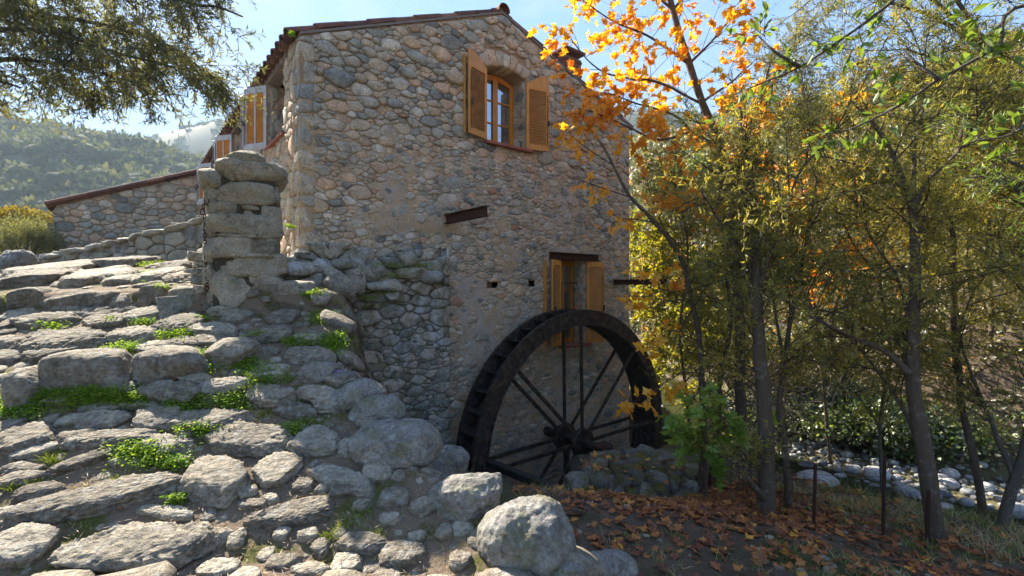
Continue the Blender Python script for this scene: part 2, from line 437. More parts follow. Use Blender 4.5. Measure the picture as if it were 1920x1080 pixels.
M['plane_leaf'] = leaf_mat('plane_leaf', [(0, (.55, .15, .012)), (.3, (.74, .29, .014)), (.65, (.82, .44, .02)), (.9, (.78, .52, .03)), (1, (.28, .30, .03))], trans=.55, gloss=.05)
M['maple_green'] = leaf_mat('maple_green', [(0, (.12, .24, .025)), (.7, (.24, .38, .04)), (1, (.50, .46, .04))], trans=.5, gloss=.06)
M['yellow_leaf'] = leaf_mat('yellow_leaf', [(0, (.138, .164, .017)), (.5, (.293, .285, .022)), (1, (.517, .397, .026))], trans=.55, gloss=.05)
M['bush_leaf'] = leaf_mat('bush_leaf', [(0, (.053, .090, .027)), (.5, (.120, .180, .045)), (1, (.285, .330, .075))])
M['rust_leaf'] = leaf_mat('rust_leaf', [(0, (.20, .075, .04)), (.5, (.38, .15, .06)), (1, (.50, .26, .09))])
M['slope_leaf'] = leaf_mat('slope_leaf', [(0, (.042, .058, .023)), (.35, (.094, .110, .042)), (.6, (.177, .166, .062)), (.8, (.312, .260, .073)), (.9, (.437, .229, .062)), (1, (.499, .166, .042))])
M['near_leaf'] = leaf_mat('near_leaf', [(0, (.09, .15, .02)), (.6, (.17, .25, .035)), (1, (.32, .36, .06))], trans=.5, gloss=.05)
M['fallen_leaf'] = leaf_mat('fallen_leaf', [(0, (.11, .035, .016)), (.4, (.24, .075, .022)), (.75, (.42, .15, .03)), (.93, (.60, .28, .035)), (1, (.55, .42, .05))], trans=.15, gloss=.05)
M['herb'] = leaf_mat('herb', [(0, (.09, .19, .015)), (.6, (.20, .34, .025)), (1, (.42, .46, .05))], trans=.5, gloss=.04)
M['grass'] = leaf_mat('grass', [(0, (.09, .15, .02)), (.5, (.26, .30, .05)), (.7, (.45, .37, .18)), (1, (.55, .44, .28))], trans=.35, gloss=.06)
M['litter'] = leaf_mat('litter', [(0, (.12, .075, .045)), (.5, (.30, .20, .12)), (1, (.50, .40, .27))], trans=.1, gloss=.05)
def bark(name, a, b, sc=1.0):
    s = NT(name); n = s.noise(9 * sc, 6, .7, stretch=(3, 3, .6), dist=.5)
    c = s.mix(n, a, b); c = s.mix(s.math('MULTIPLY', s.ramp(s.noise(13, 5, .7), [(.56, 0), (.64, 1)]), .5), c, (.22, .22, .19))
    return s.pbr(c, .9, s.bump(n, .9, .03))
M['bark'] = bark('bark', (.045, .032, .022), (.16, .115, .08))
M['bark_grey'] = bark('bark_grey', (.05, .042, .036), (.16, .135, .11))
M['twig'] = bark('twig', (.035, .024, .018), (.11, .075, .055))
s = NT('ground'); P_ = s.P()
n1 = s.noise(2.2, 6, .65); n2 = s.noise(45, 5, .75); n3 = s.noise(.9, 4, .6)
c = s.mix(s.ramp(n1, [(.35, 0), (.65, 1)]), (.085, .06, .04), (.16, .12, .08))
c = s.mix(s.ramp(n3, [(.5, 0), (.62, 1)]), c, s.mix(n2, (.035, .045, .012), (.10, .10, .03)))
c = s.mix(.8, c, s.ramp(n2, [(.3, .4), (.7, 1.7)]), 'MULTIPLY')
M['ground'] = s.pbr(c, .95, s.bump(n2, 1.0, .03))
s = NT('path'); n2 = s.noise(55, 5, .75); n1 = s.noise(3.3, 5, .6)
c = s.mix(n2, (.13, .09, .06), (.34, .26, .18))
c = s.mix(s.ramp(n1, [(.52, 0), (.62, 1)]), c, s.mix(n2, (.05, .06, .012), (.17, .16, .04)))
M['path'] = s.pbr(c, .95, s.bump(n2, 1.0, .03))
s = NT('streambed'); n2 = s.noise(25, 5, .7)
c = s.mix(n2, (.05, .045, .02), (.22, .20, .10)); M['streambed'] = s.pbr(c, .9, s.bump(n2, 1, .03))
s = NT('water')
p = s.n('ShaderNodeBsdfPrincipled'); p.inputs['Base Color'].default_value = (.30, .36, .20, 1); p.inputs['Roughness'].default_value = .03
p.inputs['Transmission Weight'].default_value = .85; p.inputs['IOR'].default_value = 1.33
s.l(s.bump(s.noise(7, 3, .5), .25, .03), p.inputs['Normal'])
gl_ = s.n('ShaderNodeBsdfTransparent'); gl_.inputs[0].default_value = (.42, .48, .26, 1)
ms = s.n('ShaderNodeMixShader'); ms.inputs[0].default_value = .55; s.l(p.outputs[0], ms.inputs[1]); s.l(gl_.outputs[0], ms.inputs[2])
s.l(ms.outputs[0], s.out.inputs['Surface']); M['water'] = s.m
s = NT('hill'); c = s.mix(s.noise(.06, 6, .7), (.025, .035, .018), (.075, .08, .04))
M['hill'] = s.pbr(c, .95)
s = NT('scrub'); c = s.ramp(s.tint(), [(0, (.022, .034, .014)), (.6, (.05, .065, .024)), (.85, (.11, .11, .04)), (1, (.24, .15, .06))])
c = s.mix(.9, c, s.ramp(s.noise(1.6, 5, .8), [(.3, .35), (.7, 1.6)]), 'MULTIPLY')
M['scrub'] = s.pbr(c, .95, s.bump(s.noise(2.2, 4, .8), 1.0, 1.0))

# ------------------------------------------------------------------ ground sheet
def axis(lo, hi, step, far_lo, far_hi, g=1.12):
    a = list(np.arange(lo, hi + 1e-6, step)); d = step; x = hi
    while x < far_hi: d *= g; x += d; a.append(x)
    d = step; x = lo
    while x > far_lo: d *= g; x -= d; a.insert(0, x)
    return np.array(a)
def grid_mesh(X, Y, zf, keep=None):
    gx, gy = np.meshgrid(X, Y); z = zf(gx, gy); nx, ny = len(X), len(Y)
    V = np.stack([gx.ravel(), gy.ravel(), z.ravel()], 1)
    i = (np.arange(ny - 1)[:, None] * nx + np.arange(nx - 1)[None]).ravel()
    Q = np.stack([i, i + 1, i + nx + 1, i + nx], 1)
    if keep is not None:
        c = V[Q].mean(1); Q = Q[keep(c[:, 0], c[:, 1])]
        used, inv = np.unique(Q, return_inverse=True); V = V[used]; Q = inv.reshape(Q.shape)
    return V, Q
V, Q = grid_mesh(axis(-8, 11, .095, -400, 400), axis(-4, 14, .095, -60, 420), terrain)
ground = link('ground', mesh_np('ground', V, Q, None, True), M['ground'], kind='structure')
# the ramped path: a skin of trodden soil over the ground, stones set in it
V, Q = grid_mesh(np.arange(-6.5, 2.2, .05), np.arange(1.2, 10, .05), lambda x, y: terrain(x, y) + .012,
                 lambda x, y: (sdist(EDGE, x, y) < .15 + .2 * np.sin(x * 7 + y * 5)))
path = link('path', mesh_np('path', V, Q, None, True), M['path'], kind='structure')
V, Q = grid_mesh(np.arange(3.2, 14, .08), np.arange(1, 16, .08), lambda x, y: terrain(x, y) + .008,
                 lambda x, y: np.abs(sdist(STREAM, x, y)) < 1.75)
streambed = link('streambed', mesh_np('streambed', V, Q, None, True), M['streambed'], kind='structure')
V, Q = grid_mesh(np.arange(2.5, 22, .25), np.arange(-4, 40, .25), lambda x, y: np.full(x.shape, -3.2),
                 lambda x, y: np.abs(sdist(STREAM, x, y)) < 2.0)
water = link('stream_water', mesh_np('stream_water', V, Q, None, True), M['water'], kind='structure')
# ------------------------------------------------------------------ rubble masonry
def clip(poly, a, b, c):
    """keep a*x + b*y <= c"""
    out = []; n = len(poly)
    if n == 0: return out
    d = [a * p[0] + b * p[1] - c for p in poly]
    for i in range(n):
        j = (i + 1) % n
        if d[i] <= 0: out.append(poly[i])
        if (d[i] < 0 < d[j]) or (d[j] < 0 < d[i]):
            t = d[i] / (d[i] - d[j]); out.append((poly[i][0] + (poly[j][0] - poly[i][0]) * t, poly[i][1] + (poly[j][1] - poly[i][1]) * t))
    return out
def rubble(x0, x1, z0, z1, inside, sizes, seed, flatn=1.45, lines=(), holes=()):
    """power diagram of discs of mixed sizes: list of (polygon, centre, r). lines: half planes a,b,c kept; holes: rectangles kept free"""
    r = random.Random(seed); cell = .25; G = {}; pts = []
    area = (x1 - x0) * (z1 - z0)
    def near(x, z, rad):
        X = x / flatn; k = int(rad / cell) + 1; ci, cj = int(math.floor(X / cell)), int(math.floor(z / cell))
        for i in range(ci - k, ci + k + 1):
            for j in range(cj - k, cj + k + 1):
                for q in G.get((i, j), ()): yield q
    for rad, n in sizes:
        for _ in range(int(n * area)):
            x, z = r.uniform(x0 - .1, x1 + .1), r.uniform(z0 - .1, z1 + .1)
            rr = rad * r.uniform(.8, 1.25); sc = inside(x, z)
            if sc <= 0: continue
            rr *= sc
            X = x / flatn; ok = True
            for (qx, qz, qr) in near(x, z, rr + .22):
                if (qx - X) ** 2 + (qz - z) ** 2 < ((rr + qr) * .86) ** 2: ok = False; break
            if ok:
                G.setdefault((int(math.floor(X / cell)), int(math.floor(z / cell))), []).append((X, z, rr)); pts.append((X, z, rr))
    res = []
    for (X, z, rr) in pts:
        h = rr * 2.2
        poly = [(X - h, z - h), (X + h, z - h), (X + h, z + h), (X - h, z + h)]
        for (qx, qz, qr) in near(X * flatn, z, rr + .45):
            dx, dz = qx - X, qz - z; d2 = dx * dx + dz * dz
            if d2 < 1e-9 or d2 > (h * 1.5 + qr) ** 2: continue
            c = (d2 + (X * X + z * z) * 0 + rr * rr - qr * qr) / 2 + dx * X + dz * z
            poly = clip(poly, dx, dz, c)
            if not poly: break
        if len(poly) < 3: continue
        poly = [(p[0] * flatn, p[1]) for p in poly]; x = X * flatn
        for (a, b, c) in lines: poly = clip(poly, a, b, c)
        for (hx0, hx1, hz0, hz1) in holes:
            if not poly or len(poly) < 3: break
            if max(p[0] for p in poly) <= hx0 or min(p[0] for p in poly) >= hx1 or max(p[1] for p in poly) <= hz0 or min(p[1] for p in poly) >= hz1: continue
            d = [(hx0 - x, (1, 0, hx0)), (x - hx1, (-1, 0, -hx1)), (hz0 - z, (0, 1, hz0)), (z - hz1, (0, -1, -hz1))]
            m = max(d, key=lambda e: e[0])
            if m[0] < -.02: poly = []; break
            poly = clip(poly, *m[1])
        if len(poly) < 3: continue
        P = np.array(poly); A = .5 * abs(np.sum(P[:, 0] * np.roll(P[:, 1], -1) - P[:, 1] * np.roll(P[:, 0], -1)))
        if A < .0008: continue
        res.append((P, A))
    res.sort(key=lambda q: -q[1]); return res
def chaikin(P, k=.22):
    Q = np.roll(P, -1, 0); return np.stack([P * (1 - k) + Q * k, P * k + Q * (1 - k)], 1).reshape(-1, 2)
def prism(P, gap, h, back=.03, seed=0, tiltamp=.25):
    """a stone of the wall face: polygon outline, joint gap, stands h proud; x,z in the wall, third axis outwards"""
    r = random.Random(seed)
    c = P.mean(0); d = P - c; L = np.linalg.norm(d, axis=1)
    e = np.linalg.norm(P - np.roll(P, -1, 0), axis=1); keep = e > .012
    P = P[keep] if keep.sum() >= 3 else P
    P = c + (P - c) * (1 - gap / max(.03, np.median(L)))
    P = np.stack([P, (P + np.roll(P, -1, 0)) / 2], 1).reshape(-1, 2)
    w3 = np.stack([P[:, 0] * 5.5, P[:, 1] * 6.5, np.zeros(len(P))], 1); P = P + .030 * np.stack([fbm(w3, 2, 61), fbm(w3, 2, 67)], 1) * min(1, (np.ptp(P[:, 0]) + .02) / .15)
    n = len(P); d = P - c; s = float(np.abs(d).max())
    jit = fbm(np.stack([P[:, 0] * 14, P[:, 1] * 14, np.full(n, seed * .37)], 1), 2, 5)
    P = c + d * (1 + .12 * jit)[:, None]
    tx, tz = r.uniform(-1, 1) * tiltamp, r.uniform(-1, 1) * tiltamp
    def ring(k, o):
        q = c + (P - c) * k; rel = q - c
        oo = o + (tx * rel[:, 0] + tz * rel[:, 1]) * (o > 0) * .35 + .006 * vnoise(np.stack([q[:, 0] * 22, q[:, 1] * 22, np.full(n, 1.7 * seed)], 1), 3) * (o > 0)
        return np.stack([q[:, 0], oo, q[:, 1]], 1)
    k2 = max(.6, 1 - .024 / max(s, .04)); k1 = (1 + k2) / 2 + .04 * (1 - k2)
    V = np.concatenate([ring(1.02, -back), ring(1.0, h * .6), ring(k2 * .97, h), ring(k2 * .45, h * 1.03), np.array([[c[0], h * 1.08 + .004 * r.uniform(-1, 1), c[1]]])])
    k = np.arange(n); j = (k + 1) % n; T = []
    for q in range(3):
        a = q * n
        T += [np.stack([a + k, a + j, a + n + j], 1), np.stack([a + k, a + n + j, a + n + k], 1)]
    T.append(np.stack([3 * n + k, 3 * n + j, np.full(n, 4 * n)], 1))
    return V, np.concatenate(T)
def signed_area(P): return np.sum(P[:, 0] * np.roll(P[:, 1], -1) - P[:, 1] * np.roll(P[:, 0], -1))
def wall_stones(cells, to, mat, parent, n_ind, seed, height, gap=.008, name='stone', stuff='rubble', tintf=None, vis=None, loc=None):
    """cells -> stones; to(V) maps (u, out, z) into the parent's frame"""
    acc = Acc(); n_done = 0; r = random.Random(seed)
    for i, (P, A) in enumerate(cells):
        if signed_area(P) < 0: P = P[::-1]
        c = P.mean(0); h = height(c[0], c[1], A) * r.uniform(.65, 1.3)
        V, T = prism(P, gap * r.uniform(.7, 1.6), h, seed=seed * 1000 + i)
        V = to(V); t = tintf(c[0], c[1], r) if tintf else r.random()
        # outward winding check on the crown triangle
        a, b, d_ = V[T[-1]]; nn = np.cross(b - a, d_ - a); o0 = to(np.array([[c[0], 0, c[1]], [c[0], 1, c[1]]])); 
        if nn @ (o0[1] - o0[0]) < 0: T = T[:, ::-1]
        if n_done < n_ind and (vis is None or vis(c[0], c[1])):
            link(name, mesh_np(name, V, T, t, True), mat, parent, loc=loc); n_done += 1
        else: acc.add(V, T, t)
    acc.obj(stuff, mat, parent, True, 'stuff', loc)

def core_face(xs, zs, keep, to, amp=.012, seed=0, base=0.0):
    """the mortar bed: a displaced sheet with the openings left out; xs, zs grid lines"""
    gx, gz = np.meshgrid(xs, zs); P = np.stack([gx.ravel(), gz.ravel()], 1)
    o = base + amp * fbm(np.stack([P[:, 0] * 9, P[:, 1] * 9, np.zeros(len(P))], 1), 3, seed)
    nx, nz = len(xs), len(zs)
    i = (np.arange(nz - 1)[:, None] * nx + np.arange(nx - 1)[None]).ravel()
    Q = np.stack([i, i + 1, i + nx + 1, i + nx], 1)
    c = P[Q].mean(1); Q = Q[keep(c[:, 0], c[:, 1])]
    used, inv = np.unique(Q, return_inverse=True)
    V = to(np.stack([P[:, 0], o, P[:, 1]], 1)[used]); Q = inv.reshape(Q.shape)
    return V, np.concatenate([Q[:, [0, 1, 2]], Q[:, [0, 2, 3]]])
def lines_with(a, b, step, extra):
    xs = sorted(set(list(np.round(np.arange(a, b + step * .5, step), 4)) + [e for e in extra if a < e < b]))
    out = [xs[0]]
    for x in xs[1:]:
        if x - out[-1] < step * .3:
            if x in extra: out[-1] = x
            continue
        out.append(x)
    return np.array(out)

# ------------------------------------------------------------------ the mill
D0 = 6.3; C0 = np.array([-2.75, D0]); AX = np.array([.781, .625]); RZ = math.atan2(.625, .781)
BASE = -3.6
def to_house(p): d = np.array(p[:2]) - C0; return np.array([d @ AX, d @ np.array([-.625, .781]), p[2]])
mill = thing('stone_mill_house', 'tall rubble stone mill house with orange louvred shutters and terracotta tiled gable roof', 'house', (C0[0], C0[1], BASE), RZ)
HL = (0, 0, -BASE)                             # parts are written in eye-level heights
W = 6.77; AP = 3.3; DEPTH = 11.5
def roof_z(t): return np.where(np.asarray(t) < AP, 3.28 + (4.70 - 3.28) * np.asarray(t) / AP, 4.70 - (np.asarray(t) - AP) * .345)
g_to = lambda V: np.stack([V[:, 0], -V[:, 1], V[:, 2]], 1)            # gable: (t, out, z)
s_to = lambda V: np.stack([-V[:, 1], V[:, 0], V[:, 2]], 1)            # left side wall: (s, out, z)
UW = (2.94, 3.81, 2.45, 3.68); UC = 3.80; LW = (4.66, 5.38, -1.10, .55)
holes_sq = [(2.98, 3.2, .0, .1), (3.88, 4.05, .02, .15)]
ruin_top = .42
# mortar sheets
xs = lines_with(0, W, .05, [UW[0], UW[1], LW[0], LW[1], 2.98, 3.2, 3.88, 4.05]); zs = lines_with(-5.2, 4.8, .05, [UW[2], UC + .06, LW[2], LW[3], .0, .1, .02, .15])
def keep_g(x, z):
    k = z < roof_z(x) + .02
    for (a, b, c, d) in ((UW[0], UW[1], UW[2], UC + .06), LW, *holes_sq): k &= ~((x > a) & (x < b) & (z > c) & (z < d))
    return k
V, T = core_face(xs, zs, keep_g, g_to, .014, 2)
q_ = fbm(np.stack([V[:, 0] * 1.5, V[:, 2] * 1.9, V[:, 0] * 0], 1), 3, 88); pt_ = np.exp(-(((V[:, 0] - 1.25) / .75) ** 2 + ((V[:, 2] - .85) / .38) ** 2)) + .8 * np.exp(-(((V[:, 0] - 3.6) / 1.6) ** 2 + ((V[:, 2] + 2.4) / 1.0) ** 2))
V[:, 1] -= (.004 + .012 * sstep(.05, .35, q_)) * sstep(2.5, 1.9, V[:, 2]) * sstep(.1, .8, V[:, 0]) + .014 * pt_ * (1 - .45 * (V[:, 2] < -.5)) * (.6 + .9 * q_); zone = sstep(.0, .35, V[:, 2] - (2.35 + .35 * np.sin(V[:, 0] * 2.1)))          # newer pointing above
tri_up = zone[T].mean(1) > .5
me = mesh_np('gable_wall', V, T, None, True); me.materials.append(M['mortar']); me.materials.append(M['mortar_up'])
me.polygons.foreach_set('material_index', tri_up.astype(np.int32))
link('gable_wall', me, None, mill, loc=HL)
SO = [(.72, 1.62, 2.18, 3.16), (3.7, 4.7, 2.18, 3.16), (6.6, 7.6, 2.18, 3.16)]      # side openings right up under the eave
ss = lines_with(0, DEPTH, .07, [a for o in SO for a in o[:2]]); zs2 = lines_with(-1.5, 3.3, .07, [2.18, 3.16])
def keep_s(x, z):
    k = z < 3.36
    for (a, b, c, d) in SO: k &= ~((x > a) & (x < b) & (z > c) & (z < d))
    return k
V, T = core_face(ss, zs2, keep_s, s_to, .014, 5); T = T[:, ::-1]
link('side_wall', mesh_np('side_wall', V, T, None, True), M['mortar'], mill, loc=HL)
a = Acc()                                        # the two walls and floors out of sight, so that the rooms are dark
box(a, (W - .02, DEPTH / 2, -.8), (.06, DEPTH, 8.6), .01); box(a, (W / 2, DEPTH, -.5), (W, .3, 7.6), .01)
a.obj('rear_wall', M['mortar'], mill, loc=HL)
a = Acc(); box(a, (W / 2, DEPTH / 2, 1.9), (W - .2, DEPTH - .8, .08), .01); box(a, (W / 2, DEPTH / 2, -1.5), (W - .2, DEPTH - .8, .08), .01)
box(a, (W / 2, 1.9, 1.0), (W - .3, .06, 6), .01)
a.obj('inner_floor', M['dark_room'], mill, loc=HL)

# gable stones
dark_up = lambda x, z, r: min(1, max(0, (r.betavariate(1.5, 1.4) if z > 2.2 + .25 * math.sin(x * 2) and x < 3.2 else r.betavariate(1.5, 1.35)) if not (x > 3.2 and z > 2.2) else r.betavariate(2.4, 1.6)))
def g_scale(x, z):
    if z > float(roof_z(x)) - .02 or x < .1 or x > W - .02: return 0
    return 1.0
arch_pts = []
lin = [(-1, 0, -.17), (1, 0, W - .01), (-.4303, 1, 3.28 - .03), (.345, 1, 4.70 + AP * .345 - .03)]
gh = [(UW[0] - .01, UW[1] + .01, UW[2] - .03, UC + .27), (LW[0], LW[1], LW[2] - .05, LW[3] + .13), (4.35, 5.75, .52, .68), (2.1, 2.27, 1.0, 1.17)] + holes_sq
cells = rubble(.1, W, -4.4, 4.8, lambda x, z: (g_scale(x, z) * (1.0 if z > 2.2 else .84)), [(.10, 3), (.075, 16), (.052, 120), (.037, 480), (.026, 800)], 4, 1.75, lin, gh)
cells = [c for c in cells if not (c[0].mean(0)[1] < .3 and c[0].mean(0)[0] < 1.9) and c[0].mean(0)[1] > -4.2]
def g_h(x, z, A):
    up = float(sstep(-.1, .3, z - 2.3 - .25 * math.sin(x * 2)))
    k = .016 + .014 * up + .008 * (x < 1.2)
    if z < -.2: k *= .8
    q = math.sin(x * 91.7 + z * 57.3) * 43758.5; k *= .7 + 1.0 * (q - math.floor(q)) ** 2
    return k * (1 + min(A, .05) * 8)
wall_stones(cells, g_to, M['wall_stone'], mill, 300, 21, g_h, .0045, tintf=dark_up, loc=HL)
# side wall stones
def s_scale(x, z): return 1.0 if z < 3.3 and x > .1 else 0
cells = rubble(.1, DEPTH, -.4, 3.34, s_scale, [(.13, 10), (.10, 50), (.07, 160), (.045, 260)], 9, 1.4, [(-1, 0, -.17), (0, 1, 3.30)], SO)
wall_stones(cells, s_to, M['wall_stone'], mill, 200, 33, lambda x, z, A: .034, .006, name='side_stone', stuff='side_rubble', tintf=lambda x, z, r: .3 + .6 * r.betavariate(2, 1.5), vis=lambda x, z: x < 5, loc=HL)
# quoins, long and short in turn
z = -.35; i = 0; r = random.Random(5)
while z < 3.28:
    h = r.uniform(.13, .33); h = min(h, 3.3 - z)
    if h < .06: break
    L, B = (r.uniform(.30, .44), r.uniform(.17, .24)) if i % 2 else (r.uniform(.17, .26), r.uniform(.28, .4))
    V, T = rock(400 + i, (L / 2, B / 2, h / 2 - .004), 10, 8, 6, 1.04, .07, 2.4, .05, lump=.05)
    V = V @ rotz(r.uniform(-.05, .05)).T + np.array([L / 2 - .022, B / 2 - .022, z + h / 2])
    link('quoin', mesh_np('quoin', V, T, r.random(), True), M['quoin'], mill, loc=HL); z += h; i += 1

# upper window: voussoirs, soffit, reveals
def arc(x0, x1, zs_, zc, n):
    x = np.linspace(x0, x1, n); k = (x - (x0 + x1) / 2) / ((x1 - x0) / 2); return np.stack([x, zs_ + (zc - zs_) * (1 - k ** 2)], 1)
A0 = arc(UW[0], UW[1], UW[3], UC, 8)
ctr = np.array([(UW[0] + UW[1]) / 2, UW[3] - .55])
for i in range(7):
    p, q = A0[i], A0[i + 1]
    dp = (p - ctr) / np.linalg.norm(p - ctr); dq = (q - ctr) / np.linalg.norm(q - ctr); L1 = R.uniform(.2, .27)
    P = np.array([p, q, q + dq * L1, p + dp * L1])
    V, T = prism(P, .004, R.uniform(.03, .055), back=.32, seed=900 + i, tiltamp=.1); V = g_to(V)
    if signed_area(P) > 0: pass
    else: T = T[:, ::-1]
    link('arch_stone', mesh_np('arch_stone', V, T, [.55, .75, .45, .9, .62, .8, .5][i], True), M['wall_stone'], mill, loc=HL)
for (x, z0, z1) in ((UW[0] - .16, 3.68, 3.9), (UW[1] + .16, 3.66, 3.88), (UW[0] - .15, 3.9, 4.08), (UW[1] + .15, 3.88, 4.05)):
    V, T = rock(int(x * 100 + z0 * 10), (.14, .1, (z1 - z0) / 2), 5, 4, 4, .9, .05); link('stone', mesh_np('stone', V + [x, .07, (z0 + z1) / 2], T, R.random(), True), M['wall_stone'], mill, loc=HL)
a = Acc(); AA = arc(UW[0], UW[1], UW[3], UC, 12)
n = len(AA); V = np.concatenate([np.stack([AA[:, 0], np.full(n, -.005), AA[:, 1] + .01], 1), np.stack([AA[:, 0], np.full(n, .36), AA[:, 1] + .01], 1)])
k = np.arange(n - 1); a.add(V, np.stack([k, k + 1, k + 1 + n, k + n], 1))
for x in (UW[0], UW[1], LW[0], LW[1]):
    z0, z1 = (UW[2], UW[3] + .02) if x in UW else (LW[2], LW[3])
    box(a, (x + (-.03 if x in (UW[0], LW[0]) else .03), .19, (z0 + z1) / 2), (.056, .34, z1 - z0), .004)
box(a, (np.mean(UW[:2]), .21, UW[2] - .03), (.9, .36, .06)); box(a, (np.mean(LW[:2]), .21, LW[2] - .03), (.74, .36, .06))
box(a, (np.mean(LW[:2]), .21, LW[3] + .03), (.74, .36, .06))
for (x0, x1, z0, z1) in holes_sq: box(a, ((x0 + x1) / 2, .16, (z0 + z1) / 2), (x1 - x0, .02, z1 - z0))
a.obj('window_reveal', M['mortar_up'], mill, loc=HL)
for (xx, z0, z1, sd) in ((UW[1], UW[2], UW[3] + .05, 3), (LW[1], LW[2], LW[3], 4)):        # stones of the right-hand jambs
    cl = rubble(.01, .33, z0, z1, lambda x, z: 1, [(.07, 60), (.045, 200), (.03, 300)], sd, 1.4, [(-1, 0, -.01), (1, 0, .33), (0, 1, z1), (0, -1, -z0)])
    jt = lambda V, xx=xx: np.stack([xx - V[:, 1] + .004, V[:, 0], V[:, 2]], 1)
    wall_stones(cl, jt, M['wall_stone'], mill, 0, sd + 60, lambda x, z, A: .015, .005, stuff='jamb_rubble', loc=HL)
def strip_frame(acc, outer, inner, y0, y1, tint=.5):
    n = len(outer); o = np.array(outer); q = np.array(inner)
    V = np.concatenate([np.stack([P[:, 0], np.full(n, y), P[:, 1]], 1) for P, y in ((o, y0), (q, y0), (o, y1), (q, y1))])
    k = np.arange(n); j = (k + 1) % n
    for (A_, B_) in ((0, n), (n, 3 * n), (3 * n, 2 * n), (2 * n, 0)):
        acc.add(V, np.stack([A_ + k, A_ + j, B_ + j, B_ + k], 1), tint)
def inset(P, d):
    P = np.array(P); n = len(P); out = []
    sgn = 1 if signed_area(P) > 0 else -1
    for i in range(n):
        a_, b_, c_ = P[i - 1], P[i], P[(i + 1) % n]
        e1 = (b_ - a_) / np.linalg.norm(b_ - a_); e2 = (c_ - b_) / np.linalg.norm(c_ - b_)
        n1 = np.array([-e1[1], e1[0]]) * sgn; n2 = np.array([-e2[1], e2[0]]) * sgn; m = n1 + n2; m /= np.linalg.norm(m)
        out.append(b_ + m * d / max(.35, m @ n1))
    return np.array(out)
def window(x0, x1, z0, top, y, mat, rows, parent, name='window'):
    """top(x) gives the head; two casements"""
    xs_ = np.linspace(x0, x1, 13); out = [(x0, z0), (x1, z0)] + [(x, top(x)) for x in xs_[::-1]]
    fr = Acc(); strip_frame(fr, out, inset(out, .045), y, y + .07)
    win = fr.obj(name, mat, parent, loc=HL)
    xm = (x0 + x1) / 2
    for (a_, b_) in ((x0 + .045, xm - .002), (xm + .002, x1 - .045)):
        xx = np.linspace(a_, b_, 7); o = [(a_, z0 + .045), (b_, z0 + .045)] + [(x, top(x) - .047) for x in xx[::-1]]
        s_ = Acc(); inn = inset(o, .05); strip_frame(s_, o, inn, y - .015, y + .04)
        H = top((a_ + b_) / 2) - z0 - .09
        for q in range(1, rows): box(s_, ((a_ + b_) / 2, y + .012, z0 + .045 + H * q / rows), (b_ - a_ - .08, .035, .024), .003)
        s_.obj('casement', mat, win)
        for q in range(rows):
            g_ = Acc(); zb = z0 + .045 + H * q / rows + .01; zt = z0 + .045 + H * (q + 1) / rows - .01
            if q == rows - 1:
                pts = [(a_ + .045, zb), (b_ - .045, zb)] + [(x, top(x) - .09) for x in np.clip(xx[::-1], a_ + .045, b_ - .045)]
            else: pts = [(a_ + .045, zb), (b_ - .045, zb), (b_ - .045, zt), (a_ + .045, zt)]
            pts = np.array(pts); m_ = len(pts)
            V = np.concatenate([np.stack([pts[:, 0], np.full(m_, y + .018), pts[:, 1]], 1), [[pts[:, 0].mean(), y + .018, pts[:, 1].mean()]]])
            k_ = np.arange(m_); g_.add(V, np.stack([k_, (k_ + 1) % m_, np.full(m_, m_)], 1)); g_.obj('pane', M['glass'], win)
    return win
top_u = lambda x: UW[3] - .02 + (UC - UW[3] - .01) * (1 - ((x - (UW[0] + UW[1]) / 2) / .44) ** 2)
window(UW[0] + .01, UW[1] - .01, UW[2] + .02, top_u, .30, M['frame_wood'], 3, mill)
window(LW[0] + .01, LW[1] - .01, LW[2] + .01, lambda x: LW[3] - .01, .30, M['frame_wood'], 3, mill)
a = Acc(); V = []
for i in range(30): V.append((UW[0] + .46 + i * .013, .45 + .02 * math.sin(i * 1.1), 0))
V = np.array(V); n = len(V); V = np.concatenate([V + [0, 0, UW[2]], V + [0, 0, UC]]); k = np.arange(n - 1); a.add(V, np.stack([k, k + 1, k + 1 + n, k + n], 1))
a.obj('curtain', M['curtain'], mill, loc=HL)
a = Acc(); box(a, (3.43, -.0, UW[2] - .012), (1.02, .20, .05), .006); a.obj('window_sill', M['brick_sill'], mill, loc=HL)
a = Acc(); box(a, (5.06, -.0, LW[2] - .014), (.86, .22, .05), .006); a.obj('window_sill', M['brick_sill'], mill, loc=HL)
# folded security grille in the lower window
a = Acc()
for i in range(4): tube(a, [(LW[0] + .12 + i * .16, .2, LW[2]), (LW[0] + .12 + i * .16, .2, .1)], .007, 5)
tube(a, [(LW[0], .2, .1), (LW[1], .2, .1)], .009, 5)
a.obj('window_grille', M['wheel_iron'], mill, loc=HL)

